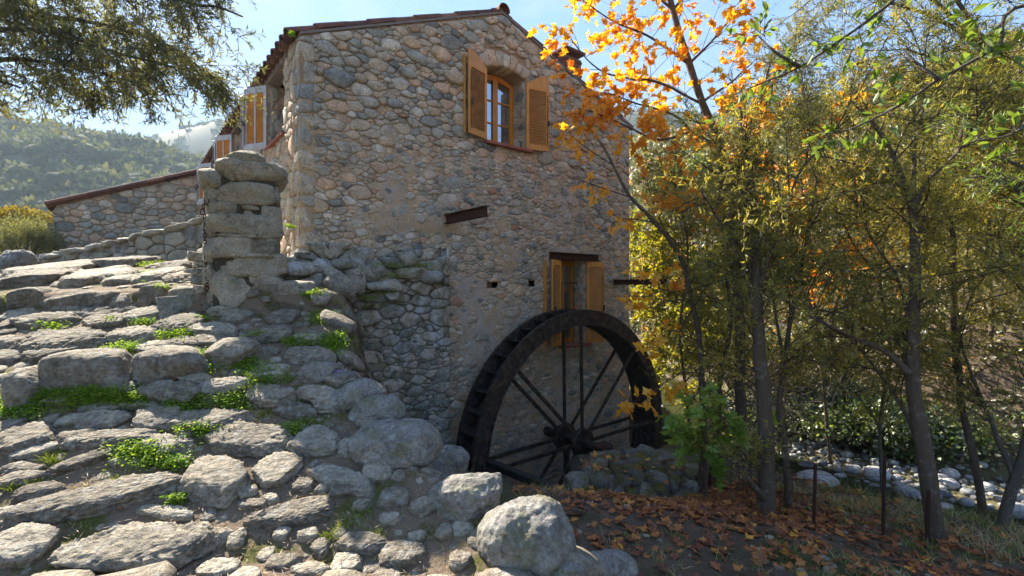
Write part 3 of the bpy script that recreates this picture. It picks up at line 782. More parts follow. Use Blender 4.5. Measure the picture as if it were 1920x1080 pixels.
def shutter(hx, hz0, width, h_in, h_out, side, ang, M_, frame_m, slat_m, to=None, n=26, thick=.035, latch=True, double=False, tilt=-42):
    """hinge at local (hx); opens to `side` (-1 left, +1 right), swung `ang` off the wall; top rises from h_in at the hinge to h_out"""
    ca, sa = math.cos(ang), math.sin(ang)
    def P(V):                                   # V: (along, depth, z) -> wall coords (x, out, z)
        V = np.asarray(V, float)
        x = hx + side * (V[:, 0] * ca - V[:, 1] * sa * 0) - side * V[:, 1] * sa * 1.0
        o = .045 + V[:, 0] * sa + V[:, 1] * ca
        return to(np.stack([x, o, hz0 + V[:, 2]], 1))
    def add(acc, c, size, M3=None, tint=.5):
        b_ = Acc(); box(b_, c, size, .003, M3); acc.add(P(b_.V[0]), b_.T[0] if side * 1 > 0 else b_.T[0][:, ::-1], tint)
    st = .055; topz = lambda x: h_in + (h_out - h_in) * (1 - (1 - x / width) ** 1.6)
    fr = Acc()
    for x in (st / 2, width - st / 2):
        H = topz(x); add(fr, (x, 0, H / 2), (st, thick, H))
    add(fr, (width / 2, 0, .05), (width - 2 * st, thick, .10))
    if double: add(fr, (width / 2, 0, h_in / 2), (.03, thick, h_in - .2))
    zb = h_in - .10
    b_ = Acc(); m = 7; xx = np.linspace(st, width - st, m)
    ring = [(x, topz(x)) for x in xx] + [(x, zb) for x in xx[::-1]]; k = np.arange(2 * m); V = np.concatenate([[(p[0], -thick / 2, p[1]) for p in ring], [(p[0], thick / 2, p[1]) for p in ring]])
    j = np.arange(m - 1); Tt = [np.stack([j, j + 1, 2 * m - 2 - j, 2 * m - 1 - j], 1), np.stack([j + 2 * m, 2 * m - 1 - j + 2 * m, 2 * m - 2 - j + 2 * m, j + 1 + 2 * m], 1), np.stack([k, k + 2 * m, (k + 1) % (2 * m) + 2 * m, (k + 1) % (2 * m)], 1)]
    fr.add(P(V), np.concatenate(Tt))
    sh = fr.obj('shutter', frame_m, mill, loc=HL)
    z0, z1 = .105, zb - .005; rr = rotx(math.radians(tilt))
    for i in range(n):
        z = z0 + (i + .5) * (z1 - z0) / n; s_ = Acc(); add(s_, (width / 2, 0, z), (width - 2 * st - .004, .042, .008), rr); s_.obj('slat', slat_m, sh)
    if latch:
        l_ = Acc(); tube(l_, P([(width - .03, thick * .75, .08), (width - .03, thick * .75, h_in - .15)]), .006, 5)
        tube(l_, P([(width - .03, thick * 1.3, h_in * .38), (width - .02, thick * 1.8, h_in * .46)]), .016, 6); l_.obj('bolt', M['wheel_iron'], sh)
    return sh
sw = M['shutter_wood']
shutter(UW[0], 2.47, .45, 1.17, 1.36, -1, math.radians(16), M, sw, sw, g_to)
shutter(UW[1], 2.47, .45, 1.17, 1.36, 1, math.radians(14), M, sw, sw, g_to)
shutter(LW[0], -1.08, .38, 1.6, 1.6, -1, math.radians(22), M, sw, sw, g_to, 34)
shutter(LW[1], -1.08, .38, 1.6, 1.6, 1, math.radians(20), M, sw, sw, g_to, 34)
# second leaf folded behind the upper left shutter, its edge standing out
a = Acc(); box(a, (UW[0] - .445, -.045, 3.12), (.03, .075, 1.27), .003); a.obj('shutter_post', sw, mill, loc=HL)
a = Acc(); box(a, (LW[0] - .40, -.045, -.28), (.03, .08, 1.58), .003); a.obj('shutter_post', sw, mill, loc=HL)
# side wall shutters, reveals, sills, timber lintels
def s_to2(V): return s_to(V)
for i, (a0, a1, z0, z1) in enumerate(SO):
    shutter(a1, z0 - .02, .44, z1 - z0 + .0, z1 - z0, 1, math.radians(34), M, M['pale_frame'], sw, s_to2, 22, double=True, tilt=42)
    shutter(a1 + .44 * math.cos(math.radians(34)) + .02, z0 - .02, .42, z1 - z0, z1 - z0, 1, math.radians(34), M, M['pale_frame'], sw, s_to2, 22, tilt=42)
    r_ = Acc(); box(r_, (.25, a0 - .03, (z0 + z1) / 2), (.5, .056, z1 - z0)); box(r_, (.25, a1 + .03, (z0 + z1) / 2), (.5, .056, z1 - z0))
    box(r_, (.52, (a0 + a1) / 2, (z0 + z1) / 2), (.03, a1 - a0, z1 - z0)); r_.obj('window_reveal', M['mortar'], mill, loc=HL)
    cl = rubble(.01, .48, z0, z1, lambda x, z: 1, [(.09, 60), (.06, 200), (.04, 200)], i + 70, 1.4, [(-1, 0, -.01), (1, 0, .48), (0, 1, z1), (0, -1, -z0)])
    jt = lambda V, a1=a1: np.stack([V[:, 0], a1 - V[:, 1] + .004, V[:, 2]], 1)
    wall_stones(cl, jt, M['wall_stone'], mill, 0, i + 80, lambda x, z, A: .02, .005, stuff='jamb_rubble', loc=HL)
    r_ = Acc(); box(r_, (.05, (a0 + a1) / 2, z1 + .06), (.2, a1 - a0 + .5, .12), .01); r_.obj('timber_lintel', M['old_wood'], mill, loc=HL)
    r_ = Acc(); box(r_, (.08, (a0 + a1) / 2, z0 - .02), (.3, a1 - a0 + .1, .045), .005); r_.obj('window_sill', M['brick_sill'], mill, loc=HL)
# the brown shutter at the far end of the side wall, folded square out
shutter(9.9, 2.05, .62, .98, .98, 1, math.radians(80), M, M['brown_wood'], M['brown_wood'], s_to2, 20, latch=False)

# steel beams in the gable
def ibeam(acc, p, q, h, w, up=(0, 0, 1), t=.012):
    p, q = np.array(p, float), np.array(q, float); d = q - p; L = np.linalg.norm(d); d /= L
    u = np.array(up, float); s_ = np.cross(d, u); Mx = np.stack([d, s_, u], 1); c = (p + q) / 2
    box(acc, c, (L, t, h), .001, Mx)
    for z in (-h / 2 + t / 2, h / 2 - t / 2): box(acc, c + u * z, (L + .002, w, t), .001, Mx)
a = Acc(); ibeam(a, (2.19, .1, 1.08), (2.19, -1.11, 1.08), .145, .09); a.obj('steel_beam', M['rust'], mill, loc=HL)
a = Acc(); ibeam(a, (6.25, .1, .12), (6.25, -1.28, .12), .11, .08); a.obj('steel_beam', M['rust'], mill, loc=HL)
a = Acc(); ibeam(a, (4.38, -.045, .605), (5.72, -.045, .605), .125, .15); a.obj('steel_lintel', M['rust'], mill, loc=HL)
a = Acc(); box(a, (1.42, -.22, .52), (.22, .3, .05), .01); a.obj('timber_stub', M['black_wood'], mill, loc=HL)

# roof: tile columns run down both slopes; s = along the ridge
def tile(acc, p, d, L, r0, r1, up, arc_=math.pi, n=6, th=.012, concave=False, tint=.5):
    """barrel tile from p along d, half-tube radii r0 -> r1"""
    d = np.array(d, float); d /= np.linalg.norm(d); side = np.cross(d, up); side /= np.linalg.norm(side); w = np.cross(side, d)
    if concave: w = -w
    ang = np.linspace(-arc_ / 2, arc_ / 2, n + 1); V = []
    for (t_, rr) in ((0, r0), (L, r1)):
        for q in (0, th):
            for g_ in ang: V.append(np.array(p) + d * t_ + side * math.sin(g_) * (rr - q) + w * (math.cos(g_) * (rr - q) - rr * .45))
    V = np.array(V); m = n + 1; k = np.arange(n); T = []
    for (A_, B_) in ((0, 2 * m), (2 * m, 3 * m), (3 * m, m), (m, 0)): T.append(np.stack([A_ + k, A_ + k + 1, B_ + k + 1, B_ + k], 1))
    acc.add(V, np.concatenate(T), tint)
OV = .15; sl = (4.70 - 3.28) / AP; dl = np.array([1, 0, sl]); dl /= np.linalg.norm(dl); dr = np.array([-1, 0, .345]); dr /= np.linalg.norm(dr)
upl = np.cross(np.array([0, 1, 0]), dl) * -1; upr = np.array([.326, 0, .945])
upl = np.array([-dl[2], 0, dl[0]])
sp = .235; ncol = int((DEPTH + .2) / sp); stuff = Acc(); TL = .40
for c in range(ncol):
    s0 = .075 + c * sp
    for side_, (x0, d, up, LT) in enumerate(((-OV, dl, upl, (AP + OV) / dl[0]), (W + OV, dr, upr, (W + OV - AP) / -dr[0]))):
        z0 = 3.28 + (-OV) * sl + .07 if side_ == 0 else 4.70 - (W + OV - AP) * .345 + .07
        nt_ = int(LT / TL) + 1
        for k in range(nt_):
            LL = min(TL + .07, LT - k * TL + .03)
            if LL < .08: continue
            p = np.array([x0, s0, z0]) + d * (k * TL) + np.array(up) * (.012 * (k % 2)); jit = R.uniform(-.012, .012)
            show = (side_ == 0 and k == 0) or c == 0
            for conc in (False, True):
                pp = p + np.array([0, (sp / 2 if conc else 0) + jit, 0]) + (np.array(up) * (-.045 if conc else .012))
                if c == 0 and conc and k > 0 and not show: continue
                tn = R.random()
                if show:
                    a = Acc(); tile(a, pp, d, LL, .098, .082, up, math.pi * .96, 6, concave=conc, tint=tn); a.obj('roof_tile', M['terracotta'], mill, loc=HL)
                else:
                    tile(stuff, pp, d, LL, .098, .082, up, math.pi * .96, 4, concave=conc, tint=tn)
for k in range(int((DEPTH + .2) / TL)):
    a = Acc(); tile(a, (AP, -.08 + k * TL, 4.80), (0, 1, .012 * (1 if k == 0 else 0)), TL + .05, .12, .10, (0, 0, 1), math.pi * 1.1, 8, tint=R.random())
    a.obj('ridge_tile', M['terracotta'], mill, loc=HL)
stuff.obj('roof_tiles', M['terracotta'], mill, kind='stuff', loc=HL)
a = Acc()
for (p, q) in (((.0, 3.28), (AP, 4.71)), ((W + OV - .03, 4.70 - (W + OV - AP) * .345), (AP, 4.71))):
    p, q = np.array(p), np.array(q); V = []
    for y in (-.03, DEPTH + .1):
        for pt, dz in ((p, 0), (q, 0), (q, .035), (p, .035)): V.append((pt[0], y, pt[1] + dz))
    a.add(np.array(V), np.array([[0, 1, 2, 3], [7, 6, 5, 4], [0, 4, 5, 1], [1, 5, 6, 2], [2, 6, 7, 3], [3, 7, 4, 0]]))
a.obj('roof_deck', M['old_wood'], mill, loc=HL)
# chimney
ch = Acc(); cz = 4.0
box(ch, (5.62, .75, cz + .35), (.44, .44, 1.0), .01, tint=.6)
chim = ch.obj('chimney', M['terracotta'], mill, loc=HL)
for i in range(3): a = Acc(); box(a, (5.62, .75, cz + .5 + i * .14), (.47, .47, .06), .012, tint=R.random()); a.obj('brick_course', M['terracotta'], chim)
a = Acc(); box(a, (5.62, .75, cz + .98), (.60, .56, .06), .012, tint=.4); a.obj('chimney_cap', M['terracotta'], chim)
for dx in (-.16, .16):
    a = Acc(); tube(a, [(5.62 + dx, .75, cz + .84), (5.62 + dx, .75, cz + .95)], .06, 8, .8); a.obj('chimney_pot', M['terracotta'], chim)

# ------------------------------------------------------------------ ruined retaining wall against the mill
ruin = thing('ruined_wall', 'mossy crumbling rubble wall built against the foot of the mill, streaked with lime', 'wall', (C0[0], C0[1], BASE), RZ)
RU = .34
r_to = lambda V: np.stack([V[:, 0], -RU - V[:, 1], V[:, 2]], 1)
rtop = lambda x: ruin_top - .06 + .07 * np.sin(np.asarray(x) * 5) - .10 * sstep(.2, -.6, np.asarray(x))
xs = lines_with(-1.0, 2.02, .05, []); zs = lines_with(-5, .5, .05, [])
V, T = core_face(xs, zs, lambda x, z: z < rtop(x), r_to, .03, 12)
a = Acc(); a.add(V, T)
box(a, (.5, -.165, -2.3), (3.0, .335, 5.2), .02); box(a, (.5, -.165, .26), (3.02, .33, .2), .05)
a.obj('wall_core', M['mortar_ruin'], ruin, loc=HL)
cells = rubble(-1.0, 2.05, -3.4, .45, lambda x, z: (1.15 if z > -.5 or x < .5 else .8) if z < float(rtop(x)) + .02 else 0, [(.12, 5), (.085, 40), (.06, 140), (.042, 340), (.028, 600)], 14, 2.0, [(1, 0, 2.04)], [])
_r41 = random.Random(41)
wall_stones(cells, r_to, M['ruin_stone'], ruin, 280, 41, lambda x, z, A: (.06 if z > -.45 or x < .3 else .02) * (1.8 if _r41.random() < .12 else 1), .008, tintf=lambda x, z, r: r.random(), loc=HL)
cells = rubble(0, .36, -3.4, .4, lambda x, z: 1, [(.1, 40), (.06, 150), (.04, 200)], 15, 1.3, [(-1, 0, 0), (1, 0, .34)])
wall_stones(cells, lambda V: np.stack([2.03 + V[:, 1], -V[:, 0], V[:, 2]], 1), M['ruin_stone'], ruin, 0, 43, lambda x, z, A: .03, .01, stuff='end_rubble', loc=HL)
r = random.Random(8)
for i in range(26):                              # loose stones along its top
    x = -.95 + i * .115 + r.uniform(-.05, .05); sz = r.uniform(.05, .12)
    V, T = rock(700 + i, (sz * 1.5, sz * 1.1, sz * .6), 5, 3, 6, .85, .08)
    link('top_stone', mesh_np('top_stone', V + [x, -.2 + r.uniform(-.12, .1), float(rtop(x)) + .03 + r.uniform(0, .05)], T, r.random(), True), M['ruin_stone'], ruin, loc=HL)
def px_house(u, v, out):                        # a point of the plane `out` in front of the gable, seen at pixel
    k = (u - 960) / F; cx, cy = C0 + np.array([.625, -.781]) * out
    t = (k * cy - cx) / (AX[0] - k * AX[1]); Yd = cy + AX[1] * t; return np.array([t, -out, (540 - v) / F * Yd])
for (u, v, w, h) in ((664, 520, 44, 66), (628, 541, 38, 32), (515, 547, 60, 22), (633, 566, 70, 18), (597, 526, 40, 30), (700, 508, 50, 42), (736, 535, 40, 26), (770, 512, 60, 22), (810, 520, 50, 26), (560, 505, 60, 30), (600, 500, 50, 30), (645, 495, 50, 22), (710, 535, 60, 22), (590, 568, 44, 30), (735, 555, 34, 20)):
    p = px_house(u, v, RU + .06); Yd = p[0] * .625 + 6; k = Yd / F
    V, T = rock(int(u * 7 + v), (w / 2 * k * 1.05, .13, h / 2 * k), 8, 3.2, 8, .86, .07)
    link('large_stone', mesh_np('large_stone', V + p, T, R.uniform(.2, .8), True), M['ruin_stone'], ruin, loc=HL)

# ------------------------------------------------------------------ lean-to wing behind
DS = 9.3
wing = thing('stone_outbuilding', 'low stone outbuilding with a sloping tiled roof edge beyond the pillar', 'building', tuple(list(C0 + np.array([-.625, .781]) * DS) + [.3]), RZ)
WL = (0, 0, -.3); WW = 3.08
w_to = lambda V: np.stack([-V[:, 0], -V[:, 1], V[:, 2]], 1)
wz = lambda x: 3.22 - np.asarray(x) * .405
V, T = core_face(lines_with(0, WW, .08, []), lines_with(-.2, 3.2, .08, [.9, 1.2]), lambda x, z: z < wz(x), w_to, .012, 6)
a = Acc(); a.add(V, T); box(a, (-WW - .0, 1.5, .85), (.04, 3, 2.0), .01); box(a, (-WW / 2, 3, .9), (WW, .1, 2.0), .01)
a.obj('wall_core', M['mortar_up'], wing, loc=WL)
cells = rubble(0, WW, .2, 3.3, lambda x, z: 1 if z < wz(x) - .02 else 0, [(.11, 12), (.08, 80), (.06, 260), (.04, 400)], 19, 1.5, [(1, 0, WW), (.405, 1, 3.18)], [(1.0, 2.0, .85, 1.24)])
wall_stones(cells, w_to, M['wall_stone'], wing, 250, 51, lambda x, z, A: .03, .012, tintf=lambda x, z, r: r.betavariate(1.6, 1.6), loc=WL)
ws = Acc(); box(ws, (-1.5, -.04, 1.2), (1.06, .06, .05)); box(ws, (-1.99, -.04, 1.0), (.06, .06, .4)); box(ws, (-1.01, -.04, 1.0), (.06, .06, .4)); wsh = ws.obj('shutter', M['brown_wood'], wing, loc=WL)
for i in range(8): a = Acc(); box(a, (-1.5, -.035, .86 + i * .042), (.9, .04, .01), .002, rotx(-.6)); a.obj('slat', M['brown_wood'], wsh)
nd = 9; sd_ = np.array([1, 0, .405]); sd_ /= np.linalg.norm(sd_); upw = np.array([-.375, 0, .927])
for k in range(nd):
    for c in range(3):
        for conc in (False, True):
            a = Acc(); p = np.array([-WW - .14, -.08 + c * .235 + (.117 if conc else 0), 3.22 - (WW + .14) * .405 + .05]) + sd_ * k * .415
            tile(a, p + upw * (-.02 if conc else .03), sd_, .47, .10, .085, upw, math.pi * .96, 6, concave=conc, tint=R.random()); a.obj('roof_tile', M['terracotta'], wing, loc=WL)
a = Acc(); V = []
for y in (.0, 3.2):
    for x, z in ((-WW - .12, 3.22 - (WW + .12) * .405), (0, 3.22), (0, 3.27), (-WW - .12, 3.27 - (WW + .12) * .405)): V.append((x, y, z))
a.add(np.array(V), np.array([[0, 1, 2, 3], [7, 6, 5, 4], [0, 4, 5, 1], [1, 5, 6, 2], [2, 6, 7, 3], [3, 7, 4, 0]])); a.obj('roof_deck', M['brown_wood'], wing, loc=WL)

# low wall that climbs to the right in front of the outbuilding
lw = thing('garden_wall', 'low dry stone wall with coping climbing in front of the outbuilding', 'wall', tuple(px(240, 470, 10)))
p0 = px(70, 487, 10.2); p1 = px(395, 412, 10.2); Lw = p1[0] - p0[0]
lz = lambda x: p0[2] + (p1[2] - p0[2]) * np.clip(x / Lw, 0, 1.3) ** 1.15
off = -np.array(px(240, 470, 10))
l_to = lambda V: np.stack([p0[0] + V[:, 0], p0[1] - V[:, 1], V[:, 2]], 1)
V, T = core_face(lines_with(0, Lw * 1.1, .08, []), lines_with(-.2, 1.7, .08, []), lambda x, z: z < lz(x), l_to, .02, 16)
a = Acc(); a.add(V, T); a.obj('wall_core', M['mortar_ruin'], lw, loc=off)
cells = rubble(0, Lw * 1.1, .0, 1.7, lambda x, z: 1 if z < lz(x) else 0, [(.15, 20), (.11, 80), (.07, 200), (.05, 300)], 23, 1.5)
cells = [c for c in cells if c[0][:, 1].max() < lz(c[0].mean(0)[0]) + .14]
wall_stones(cells, l_to, M['pillar_stone'], lw, 120, 57, lambda x, z, A: .05, .012, tintf=lambda x, z, r: r.uniform(.3, 1), loc=off)
x = 0; i = 0
while x < Lw * 1.1:
    w_ = R.uniform(.25, .6); V, T = rock(820 + i, (w_ / 2, .22, .075), 6, 3.6, 5, .9, .06); sl_ = math.atan((lz(x + w_) - lz(x)) / w_)
    V = V @ roty(-sl_).T + [p0[0] + x + w_ / 2, p0[1] + .1, float(lz(x + w_ / 2)) + .03]
    link('coping_stone', mesh_np('coping_stone', V, T, R.uniform(.4, 1), True), M['pillar_stone'], lw, loc=off); x += w_ + .01; i += 1
# ------------------------------------------------------------------ gate pillar of stacked stones
YP = 5.25
pil = thing('stone_pillar', 'squat pillar of stacked rough stones with a wide flat capstone', 'pillar', tuple(px(460, 585, YP)))
poff = -np.array(px(460, 585, YP))
PT = math.radians(28.7); PC = px(459, 0, YP); PR = rotz(PT)
cz0, cz1 = px(0, 592, YP)[2], px(0, 335, YP)[2]
def pil_pt(u, v, back=0.0):                      # the pillar turns its face to the path
    lx = (u - 459) / F * YP * math.cos(PT); p = PR @ np.array([lx, back, 0]) + [PC[0], PC[1], 0]; p[2] = (540 - v) / F * (YP + lx * math.sin(PT)); return p
core = Acc(); box(core, pil_pt(459, 460, .22) * [1, 1, 0] + [0, 0, (cz0 + cz1) / 2], (.60, .34, cz1 - cz0), .03, PR); core.obj('core', M['dark_joint'], pil, loc=poff)
pst = [(460, 291, 68, 25, .15, 0), (472, 322, 128, 46, .27, .04), (396, 331, 42, 34, .2, -.1), (457, 360, 108, 38, .2, 0), (418, 391, 50, 26, .2, 0), (470, 388, 32, 9, .15, 0), (470, 400, 28, 14, .18, 0), (506, 401, 46, 28, .2, 0),
       (460, 423, 130, 40, .2, 0), (430, 460, 84, 40, .2, 0), (498, 464, 56, 37, .2, 0), (468, 497, 134, 42, .2, -.02), (432, 546, 70, 60, .2, 0), (503, 534, 56, 38, .2, 0), (475, 548, 20, 22, .15, 0), (475, 526, 22, 16, .15, 0),
       (492, 572, 74, 28, .22, -.08), (397, 360, 26, 34, .2, 0), (393, 425, 20, 40, .2, 0), (392, 470, 18, 46, .2, 0), (392, 515, 20, 42, .2, 0), (516, 372, 24, 30, .2, 0), (524, 425, 14, 34, .2, 0), (460, 408, 60, 9, .17, 0), (460, 441, 110, 8, .17, 0), (455, 478, 110, 8, .17, 0),
       (522, 602, 60, 26, .25, 0), (480, 588, 50, 16, .25, 0), (555, 622, 72, 42, .2, -.05), (430, 583, 60, 16, .2, 0), (545, 585, 50, 22, .2, 0), (548, 560, 40, 22, .2, 0)]
for i, (u, v, w, h, dp, ro) in enumerate(pst):
    k = YP / F; sq_ = 6 if v > 340 else 3.4
    V, T = rock(1300 + i * 7, (w / 2 * k * .99, dp, h / 2 * k * 1.2), 14 if w > 50 else 8, sq_, 7, 1.05 if v > 340 else .9, .07, 2.6, .06, lump=.06)
    V = (V @ roty(ro + R.uniform(-.03, .03)).T) @ PR.T + pil_pt(u, v, dp + (.04 if w < 30 else R.uniform(-.015, .015)))
    nm = 'capstone' if v < 335 else 'stone'
    link(nm, mesh_np(nm, V, T, R.uniform(0, 1), True), M['pillar_stone'], pil, loc=poff)
a = Acc(); box(a, pil_pt(472, 384, .12), (.14, .2, .02), .003, PR); a.obj('tile_chip', M['terracotta'], pil, loc=poff)
r = random.Random(77)
for k_ in range(3):                              # flanks and rear
    for j in range(11):
        z = cz0 + .06 + j * (cz1 - cz0 - .1) / 10.5
        uu = (402, 516, 459)[k_]
        V, T = rock(1500 + j * 9 + k_ * 50, (.07 if k_ < 2 else .30, .13 if k_ < 2 else .06, .085), 6, 5, 6, .98, .06)
        p = pil_pt(uu, 0, .26 if k_ < 2 else .40); p[2] = z
        link('stone', mesh_np('stone', V @ PR.T + p, T, r.random(), True), M['pillar_stone'], pil, loc=poff)

# rusty chain hanging at its corner
def torus_link(acc, c, ax, r0=.020, r1=.0045, stretch=1.5, n=10, m=5):
    V = []; T = []
    for i in range(n):
        a_ = 2 * math.pi * i / n
        for j in range(m):
            b_ = 2 * math.pi * j / m; rr = r0 + r1 * math.cos(b_)
            p = np.array([rr * math.cos(a_), r1 * math.sin(b_), rr * math.sin(a_) * stretch])
            V.append(rotz(ax) @ p + c)
            T.append([i * m + j, ((i + 1) % n) * m + j, ((i + 1) % n) * m + (j + 1) % m, i * m + (j + 1) % m])
    acc.add(np.array(V), np.array(T))
chain = thing('chain', 'rusty iron chain hanging down the edge of the pillar', 'chain', tuple(px(384, 540, 5.1)))
co = -np.array(px(384, 540, 5.1)); v = 378; i = 0
while v < 545:
    p = px(386 - 2 * math.sin((v - 378) / 40) - (6 * math.sin((v - 380) / 9) if v < 415 else 0), v, 5.12); a = Acc()
    torus_link(a, p, .2 + (i % 2) * 1.5, .022 if v < 415 else .016, .0055 if v < 415 else .004, 1.5); a.obj('link', M['rust'], chain, True, loc=co); v += 9.5 if v < 415 else 6.2; i += 1

# ------------------------------------------------------------------ paving stones, traced one by one from where they lie
def ground_frame(x, y, lev=.88):
    e = .15; P = np.array([[x - e, y], [x + e, y], [x, y - e], [x, y + e]]); z = terrain(P[:, 0], P[:, 1])
    tx = np.array([2 * e, 0, (z[1] - z[0]) * .6]); ty = np.array([0, 2 * e, (z[3] - z[2]) * lev]); tx /= np.linalg.norm(tx); ty /= np.linalg.norm(ty)
    n = np.cross(tx, ty); n /= np.linalg.norm(n); ty = np.cross(n, tx); return np.stack([tx, ty, n], 1)
def A2(l): return [(x / 2, 540 + y / 2, w / 2, h / 2, r_) for (x, y, w, h, r_) in l]
flat = A2([(180, 125, 250, 45, 0), (85, 98, 130, 30, 0), (370, 100, 270, 28, 0), (410, 137, 200, 38, 0), (680, 142, 160, 64, 0), (565, 112, 180, 40, 0), (800, 167, 190, 66, -5), (250, 207, 390, 78, 0),
    (45, 210, 84, 36, 0), (215, 243, 260, 50, 6), (30, 262, 120, 46, 0), (500, 180, 200, 60, 0), (600, 240, 170, 34, 0), (740, 217, 240, 38, 0), (625, 350, 64, 30, 0), (735, 352, 120, 40, 0),
    (640, 400, 230, 80, 0), (850, 377, 190, 60, 10), (1020, 422, 175, 105, 0), (520, 440, 170, 44, 0), (390, 452, 160, 60, 0), (600, 502, 180, 96, 0), (800, 512, 300, 96, 5), (940, 580, 310, 112, 0),
    (1185, 582, 195, 130, -10), (1110, 467, 180, 74, -10), (400, 502, 170, 64, 0), (275, 500, 110, 50, 20), (420, 577, 290, 78, 5), (290, 567, 130, 64, 10), (92, 577, 225, 100, 0), (32, 540, 95, 84, 0),
    (148, 617, 150, 45, 20), (630, 602, 205, 90, -5), (325, 652, 210, 62, 25), (815, 732, 270, 215, -20), (1047, 697, 165, 128, 0), (400, 795, 560, 150, 20), (160, 762, 180, 76, 10), (65, 722, 200, 60, 15),
    (80, 680, 170, 42, 0), (50, 842, 120, 52, 0), (45, 880, 100, 40, 0), (85, 970, 240, 190, -10), (627, 848, 205, 66, -5), (560, 985, 560, 230, 5), (1100, 872, 340, 110, 15), (1240, 707, 150, 74, -10),
    (1140, 757, 74, 46, 0), (930, 782, 72, 72, 40), (1215, 765, 70, 40, 0), (950, 832, 100, 42, 0), (670, 657, 76, 44, 0), (1205, 985, 66, 64, 0), (1060, 945, 60, 50, 0), (1160, 942, 90, 60, 0), (1020, 810, 60, 40, 0),
    (820, 1075, 140, 50, 0), (1160, 1075, 150, 40, 0), (890, 962, 60, 90, 0), (480, 655, 120, 46, 0), (560, 555, 60, 36, 0), (700, 560, 70, 30, 0), (470, 380, 90, 40, 0), (230, 420, 170, 50, 0), (320, 372, 80, 26, 0)])
B4 = lambda l: [(540 + x / 1.714, 450 + y / 1.714, w / 1.714, h / 1.714, r_) for (x, y, w, h, r_) in l]
flat += B4([(105, 430, 130, 70, 10), (200, 512, 200, 95, 22), (165, 447, 120, 44, 0), (95, 497, 140, 60, 0), (185, 780, 210, 84, -15), (285, 752, 90, 66, 0), (45, 802, 64, 44, 0), (175, 817, 84, 48, 0),
    (250, 987, 180, 84, -5), (370, 1017, 140, 105, 10), (185, 1057, 105, 64, 0), (110, 1007, 44, 54, 0), (440, 860, 94, 70, 30), (555, 1032, 64, 62, 0), (500, 942, 54, 52, 0), (70, 385, 160, 56, 0), (60, 330, 90, 30, 0), (240, 862, 60, 40, 0), (330, 905, 70, 40, 0), (410, 960, 60, 44, 0)])
flat += [(16, 612, 30, 24, 0), (20, 640, 60, 16, 0), (200, 588, 230, 14, 0), (30, 596, 60, 12, 0), (400, 640, 70, 20, 0), (350, 662, 70, 20, 0), (300, 655, 60, 16, 0), (10, 668, 40, 20, 0)]
# terrace stones on top of the step
flat2 = [(20, 495, 46, 50, 0), (145, 488, 95, 22, 0), (112, 510, 130, 32, 0), (82, 527, 100, 22, 0), (182, 502, 32, 25, 0), (238, 497, 74, 22, 0), (212, 514, 56, 20, 0), (345, 500, 76, 28, 0), (292, 483, 54, 14, 0), (262, 514, 36, 28, 0),
    (320, 462, 54, 16, 0), (358, 446, 44, 22, 0), (262, 462, 34, 26, 0), (190, 522, 110, 16, 0), (300, 523, 80, 18, 0), (360, 527, 70, 16, 0), (40, 482, 60, 12, 0), (330, 478, 50, 14, 0), (370, 470, 34, 14, 0), (60, 500, 30, 14, 0), (150, 532, 80, 12, 0), (230, 530, 60, 12, 0), (375, 500, 30, 14, 0), (300, 500, 30, 12, 0)]
risers = [(30, 560, 66, 50, .3), (148, 562, 186, 38, .3), (278, 558, 52, 46, .3), (345, 559, 76, 42, .3), (130, 578, 120, 16, .25), (225, 566, 50, 34, .3), (385, 572, 30, 22, .2)]
blocks = [(135, 700, 172, 76, .42), (296, 692, 132, 66, .40), (20, 737, 70, 82, .4), (413, 668, 104, 58, .32), (25, 705, 54, 22, .25), (205, 716, 46, 40, .2)]
used = []; ptr = 0
def put_stone(p, Fm, dims, seed, rot, n, mat, name, parent, tint, sink=.45, **kw):
    V, T = rock(seed, dims, n, **kw); V[:, 2] += dims[2] * (1 - 2 * sink)
    V = V @ rotz(rot).T @ Fm.T + p
    return link(name, mesh_np(name, V, T, tint, True), mat, parent)
def lay(lst, thick, seed0):
    for i, (u, v, w, h, ro) in enumerate(lst):
        c = hit(u, v); Y = c[1]; k = Y / F
        near = hit(u, v + h / 2, 1.5); far = hit(u, v - h / 2)
        hx = w / 2 * k; hy = min(max((far[1] - near[1]) / 2 * 1.10, h / 2 * k * .9), hx * 1.35 + .05)
        hz = min(thick, .35 * min(hx, hy) + .035)
        rr = math.radians(ro); asp = hy / max(.01, h / 2 * k)
        rot = math.atan2(math.sin(rr) * asp, math.cos(rr)); 
        if abs(ro) > 2: hx2 = hx; hy *= .8
        big = w > 100
        put_stone(np.array([c[0], c[1], c[2]]), ground_frame(c[0], c[1]), (hx * 1.06, hy * 1.06, hz * .95), seed0 + i, rot, 26 if w > 140 else 16 if w > 60 else 9, M['path_stone'], 'paving_stone', path, R.random(),
                  sink=.42, sq=2.7, facets=8, cut=.88, amp=.10, freq=2.8, rough=.10, flat=.70, lump=.2)
        used.append((c[0], c[1], hx, hy))
lay(flat, .11, 2000); lay(flat2, .13, 2200)
for j, lst in enumerate((risers, blocks)):
    for i, (u, v, w, h, dp) in enumerate(lst):
        b = hit(u, v + h / 2); Y = b[1]; k = Y / F; zc = b[2] + h / 2 * k
        V, T = rock(2400 + j * 30 + i, (w / 2 * k * 1.03, dp * .55, h / 2 * k * 1.15), 18, 3.4, 7, .9, .06, 2.4, .025, lump=.08)
        V = V + np.array([b[0], Y + dp * .50, zc - .02]); used.append((b[0], Y + dp * .5, w / 2 * k, dp * .5))
        link('step_stone', mesh_np('step_stone', V, T, R.uniform(0, .8), True), M['path_stone'], path)
